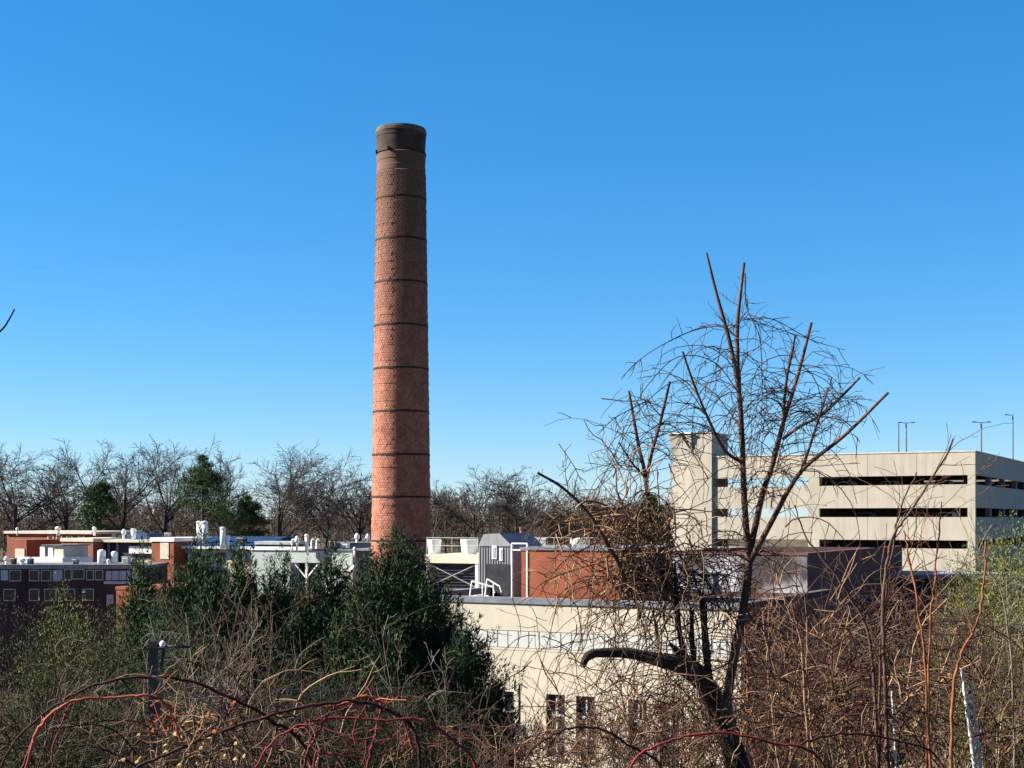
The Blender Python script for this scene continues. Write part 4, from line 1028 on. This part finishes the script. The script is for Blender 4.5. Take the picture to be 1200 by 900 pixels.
def vines():
    rng = random.Random(9)
    def arc(px, py, d, ang, L, droop, w, n=9, wob=.16):
        """a strand in the plane of the tree: pixel start, heading (deg, 0 = right, 90 = up), length, droop"""
        a = radians(ang); x, y, z = px, py, d; pts = [tp(x, y, z)]; dz = rng.gauss(0, .012)
        for i in range(n-1):
            x += cos(a)*L/(n-1); y -= sin(a)*L/(n-1); z += dz+rng.gauss(0, .03); pts.append(tp(x, y, z))
            a += rng.gauss(0, wob)
            tgt = -pi/2 if cos(a) >= 0 else -pi/2
            # gravity turns the heading downward along the shorter side
            a += -droop*cos(a) if cos(a) >= 0 else droop*abs(cos(a))
        r = w/2*TY/FP
        return pts, list(np.linspace(r, r*.45, n))
    def twiglets(c, k, L, w):
        out = []; p = np.array(c[0])
        for j in range(k):
            i = rng.randrange(1, len(p)-1); b = p[i]; d = p[min(i+1, len(p)-1)]-p[i]; d /= np.linalg.norm(d)+1e-9
            nd = np.array(perp_dir(rng, d, radians(rng.uniform(30, 75)))); l = rng.uniform(.4, 1.3)*L*TY/FP
            m = b+nd*l*.55+np.array([rng.gauss(0, .06*l) for _ in range(3)]); e = b+nd*l+np.array([rng.gauss(0, .15*l) for _ in range(3)])
            out.append(([b, m, e], [w/2*TY/FP, w/2*.8*TY/FP, w/2*.5*TY/FP]))
        return out
    # crown vines arching over the shoots
    ch = []
    stems = [STEMS[k] for k in ('s1', 's1', 's1', 's1b', 's2', 's2', 's3', 's4', 's5', 's6', 's6b', 's2b', 's4b')]
    def start():
        p, r = rng.choice(stems); i = rng.randrange(int(len(p)*.35), int(len(p)*.85)); q = p[i]; Y = q[1]
        return HX+q[0]/Y*FP, HY-(q[2]-CZ)/Y*FP, Y-TY
    for i in range(140):
        px, py, d = start(); lim = 350
        if py < 372: py = 372+rng.random()*60
        left = rng.random() < (.62 if px < 880 else .66)
        ang = (180-rng.uniform(-10, 62)) if left else rng.uniform(-10, 60)
        c = arc(px, py, d, ang, rng.uniform(45, 150), rng.uniform(.2, .5), rng.uniform(.9, 1.7)); ch.append(c); ch += twiglets(c, rng.randint(2, 6), 22, 1.1)
    for pts in ([(868, 500), (830, 455), (790, 447), (750, 480), (722, 530), (690, 592), (668, 640)], [(872, 470), (838, 425), (795, 418), (760, 450), (737, 490), (715, 545)], [(866, 380), (820, 385), (780, 402), (745, 425), (728, 445)],
                [(868, 375), (905, 374), (950, 398), (990, 410)], [(873, 320), (875, 360), (890, 395), (893, 450), (892, 500)], [(875, 350), (880, 372), (905, 383), (950, 398)], [(757, 470), (720, 490), (700, 510)],
                [(870, 400), (840, 380), (800, 392), (785, 400)], [(830, 560), (790, 500), (760, 505), (725, 550), (690, 580)], [(868, 540), (830, 500), (780, 497), (740, 520), (700, 575)], [(655, 520), (672, 545), (680, 562)], [(705, 467), (735, 470), (760, 468)]):
        c = stem(pts, (2.0, 1.0), [rng.gauss(0, .15) for _ in pts]); ch.append((list(c[0]), list(c[1]))); ch += twiglets((c[0], c[1]), 10, 24, 1.1)
    t = thing('crown_vine', 'thin dark vines draped over the pruned tree crown', 'vine', tp(870, 640))
    loc = np.array(tp(870, 640))
    def put(name, chains, m, root, loc):
        V, F = tubes(chains, 3); link_mesh(name, np_mesh(name, V-loc, F), M[m], root)['kind'] = 'stuff'
    put('strands', ch, 'twig', t, loc)
    # the dense dead tangle
    t2 = thing('vine_tangle', 'dense tangle of dead brown vines hanging left of the pruned tree', 'vine', tp(765, 650)); loc = np.array(tp(765, 650))
    A, B = [], []
    for i in range(330):
        u = rng.random()
        if u < .62: px, py = rng.gauss(760, 27), rng.gauss(648, 40); ang = rng.choice((-90, 90))+rng.gauss(0, 38)
        elif u < .82: px, py = rng.gauss(808, 32), rng.gauss(668, 13); ang = rng.choice((0, 180))+rng.gauss(0, 40)
        else: px, py = rng.gauss(745, 30), rng.gauss(686, 12); ang = rng.choice((20, 160))+rng.gauss(0, 35)
        c = arc(px, py, rng.gauss(0, .16), ang, rng.uniform(35, 105), rng.uniform(.0, .35), rng.uniform(1.2, 2.6), 8, .3)
        (A if rng.random() < .5 else B).append(c)
    put('tan_strands', A, 'vine_tan', t2, loc); put('brown_strands', B, 'vine_brown', t2, loc)
    # pale arching strands left of the tangle
    t3 = thing('arching_vine', 'pale tan arching vines reaching left over the brick penthouse', 'vine', tp(740, 620)); loc = np.array(tp(740, 620)); ch = []
    for pts in ([(760, 640), (735, 606), (700, 606), (660, 612), (640, 622)], [(745, 615), (700, 588), (670, 595), (645, 612), (628, 640)], [(750, 640), (720, 622), (690, 625), (672, 640)], [(740, 590), (700, 605), (655, 620)], [(738, 612), (690, 640), (660, 658), (635, 690)], [(730, 590), (723, 575), (722, 548)],
                [(770, 690), (745, 682), (715, 690), (700, 700)], [(800, 690), (775, 678), (745, 684), (728, 698)], [(760, 650), (700, 660), (640, 680), (620, 700)]):
        c = stem(pts, (4, 1.6), [rng.gauss(0, .15) for _ in pts]); ch.append(c); ch += twiglets(c, 6, 30, 1.3)
    for i in range(60):
        px, py = rng.uniform(640, 740), rng.gauss(640, 32); c = arc(px, py, rng.gauss(0, .3), rng.uniform(0, 360), rng.uniform(35, 90), .2, rng.uniform(1.0, 1.9)); ch.append(c); ch += twiglets(c, 3, 16, 1.0)
    put('strands', ch, 'vine_tan', t3, loc)
    # the fine web over the cream wall
    t4 = thing('hanging_vine', 'fine web of dark vines hanging in front of the cream wall', 'vine', tp(760, 800)); loc = np.array(tp(760, 800)); A, B = [], []
    for i in range(430):
        px = 865-abs(rng.gauss(0, 1))*105; py = rng.uniform(690, 900)
        if px < 585: continue
        ang = rng.choice((-90, -90, 90, 0, 180))+rng.gauss(0, 40)
        c = arc(px, py, rng.gauss(0, .35), ang, rng.uniform(40, 130), rng.uniform(0, .3), rng.uniform(.9, 2.0), 8, .25)
        T = [c]+twiglets(c, rng.randint(1, 4), 18, .95)
        if rng.random() < .18: A += T
        else: B += T
    for pts in ([(600, 700), (610, 740), (597, 776), (590, 815)], [(655, 700), (640, 760), (622, 830), (610, 870)], [(575, 880), (562, 850), (566, 815), (590, 790), (600, 782)], [(640, 790), (655, 768), (690, 765)], [(540, 728), (570, 740), (600, 745)]):
        B.append(stem(pts, (1.4, .8)))
    put('tan_strands', A, 'vine_tan', t4, loc); put('brown_strands', B, 'vine_brown', t4, loc)
vines()

def tangle(name, label, seed, N, blobs, Yr, mats, width=(1.0, 2.2), length=(40, 120), droop=(0, .3)):
    """curling dead strands: blobs are (px, py, sx, sy); lengths in pixels of the strand's own depth"""
    rng = random.Random(seed); chs = [[] for _ in mats]
    for i in range(N):
        bx, by, sx, sy = rng.choice(blobs); px, py = rng.gauss(bx, sx), rng.gauss(by, sy); Y = rng.uniform(*Yr); k = Y/FP
        a = rng.uniform(0, 2*pi); n = 9; L = rng.uniform(*length); q = np.array(P(px, py, Y)); pts = [q]; dr = rng.uniform(*droop); curl = rng.gauss(0, .12)
        dy = rng.gauss(0, .25)
        for j in range(n-1):
            q = q+np.array((cos(a), dy, sin(a)))*L*k/(n-1); pts.append(q); a += curl+rng.gauss(0, .16)-dr*cos(a)
        w0 = rng.uniform(*width)*k/2; m = min(int(rng.random()**1.2*len(mats)), len(mats)-1)
        chs[m].append((pts, list(np.linspace(w0, w0*.5, n))))
        for _ in range(rng.randint(1, 4)):
            j = rng.randrange(1, n-1); d = pts[j+1]-pts[j]; nd = np.array(perp_dir(rng, d, radians(rng.uniform(30, 70)))); l = rng.uniform(10, 32)*k
            chs[m].append(([pts[j], pts[j]+nd*l*.5+np.array([rng.gauss(0, .05*l) for _ in range(3)]), pts[j]+nd*l], [w0*.6, w0*.5, w0*.3]))
    loc = np.array(P(blobs[0][0], blobs[0][1], Yr[0])); t = thing(name, label, 'vine', tuple(loc))
    for c, m in zip(chs, mats):
        if c:
            V, F = tubes(c, 3); link_mesh('strands', np_mesh('strands', V-loc, F), M[m], t)['kind'] = 'stuff'
tangle('bramble_tangle', 'dark brown bramble tangle right of the pruned trunk', 301, 420, [(920, 790, 40, 50), (985, 810, 45, 50), (1040, 780, 35, 55), (930, 850, 60, 30), (1060, 850, 50, 30)], (12.4, 17), ['cane_dark', 'vine_brown', 'twig', 'vine_tan'], (1.2, 2.6), (50, 150))
tangle('twig_tangle', 'dark twig tangle behind the bramble at lower right', 302, 220, [(940, 780, 60, 50), (1030, 770, 60, 50), (1110, 800, 40, 50), (1020, 850, 90, 30)], (18, 24), ['twig', 'vine_brown'], (1.0, 2.0), (40, 120))
tangle('dry_bramble', 'tan dry bramble tangle around the straw leaves', 303, 150, [(235, 845, 28, 22), (280, 860, 35, 20), (215, 875, 35, 14), (330, 870, 30, 16)], (3.9, 5.2), ['vine_tan', 'cane_dark', 'vine_brown'], (1.2, 2.8), (40, 130))
tangle('fine_bramble', 'fine crimson and brown bramble tangle in the lower middle', 304, 34, [(430, 865, 35, 18), (380, 870, 40, 16), (465, 860, 22, 18)], (3.6, 4.6), ['cane_dark', 'cane_red', 'vine_brown'], (1.2, 2.4), (30, 90))
tangle('bottom_tangle', 'reddish brown twig tangle along the bottom before the windows', 305, 260, [(620, 880, 40, 14), (700, 872, 50, 20), (780, 862, 45, 24), (840, 850, 30, 30)], (11, 14.5), ['vine_brown', 'twig', 'vine_tan'], (.9, 1.9), (30, 100))
tangle('slope_tangle', 'dim twig tangle over the shrubs at lower left', 306, 50, [(60, 830, 50, 45), (140, 800, 50, 40), (240, 790, 40, 40), (320, 810, 40, 45), (430, 820, 50, 40)], (18.5, 24), ['twig', 'pale_twig'], (.9, 1.8), (30, 110))

# ------------------------------------------------------------------ individual saplings at the right
def sapling(label, pts, widths, Y, m, seed, kids=7, name='sapling', group='bare saplings at the right'):
    rng = random.Random(seed)
    p3 = [P(a, b, Y) for a, b in pts]; rad = np.linspace(widths[0], widths[1], len(pts))*(.6 if m == 'birch' else .5)/2*Y/FP; jj = .25 if m == 'birch' else .8
    g = gz(p3[0][0], Y)-.05; p3 = [(p3[0][0], Y, min(g, p3[0][2]-.1))]+p3; rad = [rad[0]*1.15]+list(rad)
    c = catmull(p3, rad, len(p3)*5)
    c = (c[0]+np.array([[rng.gauss(0, .006)*jj, rng.gauss(0, .01)*jj, 0] for _ in range(len(c[0]))])*Y/12, c[1]*np.array([rng.uniform(.88, 1.14) for _ in c[1]]))
    t = thing(name, label, 'sapling', p3[0], 0, group); loc = np.array(p3[0])
    V, F = tubes([c], 7); link_mesh('stem', np_mesh('stem', V-loc, F), M[m], t)
    ch = []; n = len(c[0])
    for j in range(kids):
        i = rng.randrange(int(n*.35), n-1); out = {}
        cfg = dict(n=[5, 3], up=[.04, 0], wander=[.12, .2], taper=[.4, .4], kids=[3], t0=[.2], ang=[(25, 55)], minz=[-.3], rr=[.6], lr=[.4])
        d = Vector(c[0][i+1]-c[0][i]).normalized(); grow(rng, out, c[0][i], perp_dir(rng, d, radians(rng.uniform(25, 60))), rng.uniform(.2, .8)*Y/13, c[1][i]*.5, 0, 1, cfg)
        for l in out: ch += [(q, np.maximum(r, .0022*Y/12)) for q, r in out[l]]
    if not ch: return
    V, F = tubes(ch, 3); link_mesh('side_twigs', np_mesh('side_twigs', V-loc, F), M[m], t)['kind'] = 'stuff'
sapling('tall bent brown sapling crossing the garage windows', [(1042, 910), (1036, 780), (1036, 690), (1045, 632), (1062, 606), (1095, 557), (1119, 514)], (10, 4), 12.5, 'bark_stem', 1)
sapling('thin brown sapling left of the tall bent one', [(1030, 900), (1033, 760), (1045, 650), (1055, 600), (1075, 553)], (7, 3), 12.8, 'vine_brown', 2)
sapling('orange barked sapling below the bent one', [(1090, 900), (1084, 780), (1076, 710), (1066, 655), (1058, 622)], (6, 4), 11.5, 'orange_stem', 3, 4)
sapling('upright sapling with forked top before the garage corner', [(1086, 900), (1090, 740), (1094, 690), (1100, 630), (1104, 588)], (6, 3), 12.2, 'orange_stem', 4, 8)
sapling('bright orange sapling leaning by the garage corner', [(1115, 900), (1118, 800), (1130, 760), (1146, 728), (1153, 680), (1155, 635)], (8, 4), 11.0, 'orange_stem', 5, 4)
sapling('leaning dark stem before the maroon annex', [(1030, 900), (1020, 760), (1004, 712), (970, 662), (945, 630), (932, 592)], (8, 3), 13.0, 'bark_stem', 6)
sapling('grey sapling with curved twigs over the right evergreens', [(1190, 900), (1184, 760), (1172, 690), (1150, 660), (1140, 640)], (5, 2), 14, 'pale_twig', 7, 9)
sapling('pale upright stem in the middle of the thicket', [(955, 900), (947, 800), (945, 730)], (5, 3), 13, 'vine_tan', 8, 8)
sapling('leaning tan stem before the whitewashed flank', [(948, 900), (940, 760), (925, 718), (912, 680), (906, 655)], (5, 3), 12.6, 'vine_tan', 9, 5)
sapling('orange-brown sapling right of the cream wall corner', [(872, 930), (876, 830), (874, 740), (870, 690)], (6, 3), 12.8, 'orange_stem', 10, 9)
sapling('thin tan sapling right of the pruned trunk', [(915, 930), (905, 830), (898, 760), (893, 715)], (5, 3), 13.2, 'vine_tan', 11, 9)
for lab, pts, wd in (('thicker white trunk of the pair in the right thicket', [(1150, 960), (1142, 895), (1136, 850), (1131, 815), (1127, 783)], (9, 6)),
                     ('thinner white trunk of the pair in the right thicket', [(1155, 960), (1149, 895), (1143, 845), (1138, 800)], (6, 4)),
                     ('short white stem in the middle of the right thicket', [(1053, 960), (1050, 890), (1047, 840), (1045, 810)], (5, 3))):
    sapling(lab, pts, wd, 13.5, 'birch', int(pts[0][0]), 0, 'birch_sapling', 'white trunks in the thicket')
# branch tip entering at the left
c = stem([(-60, 430), (-30, 408), (0, 388), (10, 375), (17, 362)], (4, 2.2), [-4]*5); V, F = tubes([c], 6)
loc = np.array(c[0][0]); t = thing('branch_tip', 'thin dark branch tip poking in at the left edge of the sky', 'branch', loc); link_mesh('twig', np_mesh('twig', V-loc, F), M['bark_dark'], t)
c2 = stem([(-60, 430), (-90, 520), (-110, 700), (-120, 1000)], (5, 12), [-4]*4); V, F = tubes([c2], 6); link_mesh('branch', np_mesh('branch', V-loc, F), M['bark_dark'], t)

# ------------------------------------------------------------------ post with lamp, wires
def post():
    Y = 20.0; x, y, zt = P(180, 750, Y); z0 = gz(x, y)-.2; h = zt-z0; k = Y/FP
    t = thing('lamp_pole', 'dark square post with side arm lamp on the left slope', 'lamp post', (x, y, z0))
    MB().box(-4.6*k, 4.6*k, -4.6*k, 4.6*k, 0, h-.02).build('post', M['wood_post'], t); MB().hexa([(-4.8*k,-4.8*k,h-.02),(4.8*k,-4.8*k,h-.02),(4.8*k,4.8*k,h-.02),(-4.8*k,4.8*k,h-.02),(-2*k,-2*k,h+.05),(2*k,-2*k,h+.05),(2*k,2*k,h+.05),(-2*k,2*k,h+.05)]).build('post_cap', M['wood_post'], t)
    zl = h-7*k
    MB().bar((4*k, 0, zl), (44*k, -.1, zl-.5*k), .018, 8).build('arm', M['dark_metal'], t, smooth=True)
    MB().bar((12*k, 0, zl-1*k), (9*k, 0, zl-26*k), .022, 6).build('brace', M['dark_metal'], t)
    b = MB(); b.lathe([(.01, 5*k), (2.6*k, 4*k), (3.6*k, 1.5*k), (3.2*k, -1*k), (2*k, -2*k)], 14)
    b.build('lamp_head', M['lamp_white'], t, (13*k, -.12, zl+2*k), smooth=True)
    MB().box(-5*k, 4*k, -.09, .09, -4*k, -1.5*k).build('bracket', M['dark_metal'], t, (13*k, -.1, zl+1*k))
    return t
post()
for i, (ya, yb) in enumerate(((803, 787), (811, 797), (820, 808))):
    a = np.array(P(187, ya, 20)); F = FB; ue = F.u(572); e = np.array(F.pt(ue, -.05, F.z(572, yb)))
    pts = [a*(1-s)+e*s+np.array((0, 0, -.35*4*s*(1-s))) for s in np.linspace(0, 1, 17)]
    t = thing('service_wire', ('topmost', 'middle', 'lowest')[i]+' of three thin wires strung in front of the conifers', 'wire', tuple(a), 0, 'service wires'); V, Fq = tubes([(pts, [.011]*17)], 5)
    link_mesh('cable', np_mesh('cable', V-a, Fq), M['wire'], t)
    MB().lathe([(.03, -.05), (.05, 0), (.03, .05)], 8).build('insulator', M['pipe'], t, smooth=True)

# ------------------------------------------------------------------ bramble canes close to the viewpoint
def cane(label, pts, widths, Y, m, seed, twigs=6, thorns=26, depth=.0, name='bramble_cane'):
    rng = random.Random(seed); k = len(pts)
    wd = np.linspace(widths[0], widths[1], k); dep = np.linspace(0, depth, k)
    p3 = [P(a, b, Y+d) for (a, b), d in zip(pts, dep)]; rad = [w*.62/2*(Y+d)/FP for w, d in zip(wd, dep)]
    c = catmull(p3, rad, k*7)
    p = c[0]+np.array([[rng.gauss(0, .0016) for _ in range(3)] for _ in range(len(c[0]))])
    loc = p[0].copy(); t = thing(name, label, 'cane', loc, 0, 'arching bramble canes')
    V, F = tubes([(p, c[1])], 8); link_mesh('stem', np_mesh('stem', V-loc, F), M[m], t)
    ch = []; n = len(p)
    for j in range(thorns):
        i = rng.randrange(1, n-1); d = Vector(p[i+1]-p[i]).normalized(); nd = perp_dir(rng, d, radians(75)); L = rng.uniform(.007, .013)
        ch.append(([p[i], p[i]+np.array(nd)*L*.5, p[i]+np.array(nd)*L-np.array(d)*L*.2], [.0018, .0012, .0003]))
    V, F = tubes(ch, 4); link_mesh('thorns', np_mesh('thorns', V-loc, F), M[m], t)['kind'] = 'stuff'
    for j in range(twigs):
        i = rng.randrange(2, n-2); d = Vector(p[i+1]-p[i]).normalized(); nd = perp_dir(rng, d, radians(rng.uniform(35, 75))); L = rng.uniform(.04, .16)
        q = [p[i]]; dd = np.array(nd)
        for s in range(4):
            dd = dd+np.array([rng.gauss(0, .22) for _ in range(3)]); dd /= np.linalg.norm(dd); q.append(q[-1]+dd*L/4)
        V, F = tubes([(q, list(np.linspace(c[1][i]*.55, .0012, 5)))], 5); link_mesh('side_twig', np_mesh('side_twig', V-loc, F), M[m], t)
    return t, p, loc
def leaves(t, loc, centre, n, spread, m, seed, size=(.009, .017)):
    rng = random.Random(seed)
    for i in range(n):
        c = Vector(centre)+Vector([rng.gauss(0, s) for s in spread]); L = rng.uniform(*size); W = L*.36
        d = Vector([rng.gauss(0, 1) for _ in range(3)]); d.z -= .6; d.normalize(); s = d.orthogonal().normalized(); nn = d.cross(s)
        v = [c, c+d*L*.3+s*W-nn*L*.08, c+d*L*.68+s*W*.8-nn*L*.12, c+d*L+nn*L*.1, c+d*L*.68-s*W*.8-nn*L*.12, c+d*L*.3-s*W-nn*L*.08, c+d*L*.5+nn*L*.05]
        me = bpy.data.meshes.new('leaf'); me.from_pydata([tuple(q-Vector(loc)) for q in v], [], [(0, 1, 6), (1, 2, 6), (2, 3, 6), (3, 4, 6), (4, 5, 6), (5, 0, 6)]); me.update()
        link_mesh('leaf', me, M[m], t)
BOT = 985
cane('orange-red bramble cane arching at lower left', [(10, BOT), (32, 893), (52, 845), (85, 822), (130, 818), (180, 816), (200, 835), (212, 868)], (7, 4), 3.4, 'cane_orange', 201, 4, 30)
cane('crimson cane beside the orange-red cane at lower left', [(2, BOT), (28, 895), (48, 850), (70, 830)], (6, 4), 3.5, 'cane_red', 202, 3, 18)
cane('thin crimson twig dropping from the orange-red cane', [(82, 824), (72, 850), (62, 880), (55, BOT)], (3, 4), 3.42, 'cane_red', 203, 1, 10)
cane('long dark cane arching across the lower left', [(-30, BOT), (10, 880), (60, 830), (120, 800), (175, 793), (230, 800), (300, 833), (318, 845), (360, 880), (385, BOT)], (4, 7), 3.9, 'cane_dark', 204, 5, 36)
cane('low dark horizontal cane at lower left', [(-20, 868), (20, 874), (60, 877), (105, 874), (150, 892), (190, 930), (200, BOT)], (3, 4), 4.2, 'cane_dark', 205, 2, 14)
tA, pA, lA = cane('dark cane rising right behind the straw leaves', [(120, BOT), (150, 910), (205, 880), (265, 855), (330, 835), (380, 825), (420, 822), (455, 833), (482, 852), (492, 890), (494, BOT)], (6, 7), 3.6, 'cane_dark', 206, 8, 44)
cane('crimson cane arching in the lower middle', [(280, BOT), (305, 890), (345, 852), (390, 842), (432, 843), (455, 848)], (4, 5), 3.7, 'cane_red', 207, 7, 34)
cane('crimson cane falling right below the small conifer', [(440, 845), (490, 842), (515, 855), (535, 872), (556, 895), (575, BOT)], (4, 7), 3.5, 'cane_red', 208, 4, 26)
cane('short upright crimson cane in the lower middle', [(345, BOT), (357, 895), (372, 860), (386, 835)], (6, 4), 3.6, 'cane_red', 209, 5, 20)
cane('hooked crimson cane at the bottom middle', [(362, BOT), (368, 892), (382, 883), (400, 897), (420, BOT)], (5, 5), 3.3, 'cane_red', 210, 3, 14)
cane('orange tangle cane over the dark arching cane', [(380, 829), (405, 824), (425, 816), (445, 822), (470, 840), (482, 875), (484, 885)], (5, 3), 3.62, 'cane_orange', 211, 7, 20)
cane('upright red cane with twigs in the lower middle', [(420, BOT), (432, 890), (440, 860), (447, 820)], (6, 3), 3.8, 'cane_red', 212, 7, 20)
cane('dark cane arching before the windows', [(590, BOT), (615, 893), (640, 866), (670, 853), (705, 855), (740, 875), (775, 900), (800, BOT)], (4, 5), 4.6, 'cane_dark', 213, 4, 26)
cane('dark red cane arching before the pruned trunk', [(715, BOT), (740, 898), (775, 872), (825, 860), (865, 861), (910, 872), (960, 888), (1010, BOT)], (5, 5), 4.4, 'cane_red', 214, 4, 26)
cane('dark cane arching low at the right', [(905, BOT), (930, 885), (960, 865), (1000, 860), (1050, 868), (1100, 890), (1130, BOT)], (5, 4), 4.8, 'cane_dark', 215, 4, 24)
cane('pale tan cane across the straw leaves', [(170, 790), (200, 800), (250, 830), (275, 862), (300, 900), (310, BOT)], (3, 5), 3.8, 'vine_tan', 216, 7, 10)
cane('thin tan cane arching above the dark cane at left', [(110, 812), (130, 798), (160, 790), (200, 800), (222, 815), (240, BOT)], (2.5, 3), 4.3, 'vine_tan', 217, 6, 8)
tB, pB, lB = cane('tan cane hung with dry red and straw leaves', [(200, BOT), (212, 900), (225, 870), (238, 845), (235, 825), (222, 812)], (4, 2), 3.5, 'vine_tan', 218, 9, 12)
for c, n, sp, m, k in (((188, 842), 34, (.022, .05, .017), 'leaf_red', 1), ((190, 856), 18, (.025, .05, .014), 'leaf_yellow', 2), ((236, 876), 44, (.05, .07, .032), 'leaf_yellow', 3), ((250, 850), 22, (.05, .06, .03), 'leaf_red', 4), ((262, 822), 12, (.03, .05, .012), 'leaf_red', 7)):
    leaves(tB, lB, P(c[0], c[1], 3.6), n, sp, m, k)
leaves(tA, lA, P(166, 888, 3.6), 12, (.024, .04, .008), 'leaf_yellow', 5); leaves(tA, lA, P(330, 825, 3.6), 8, (.008, .03, .03), 'leaf_red', 6)
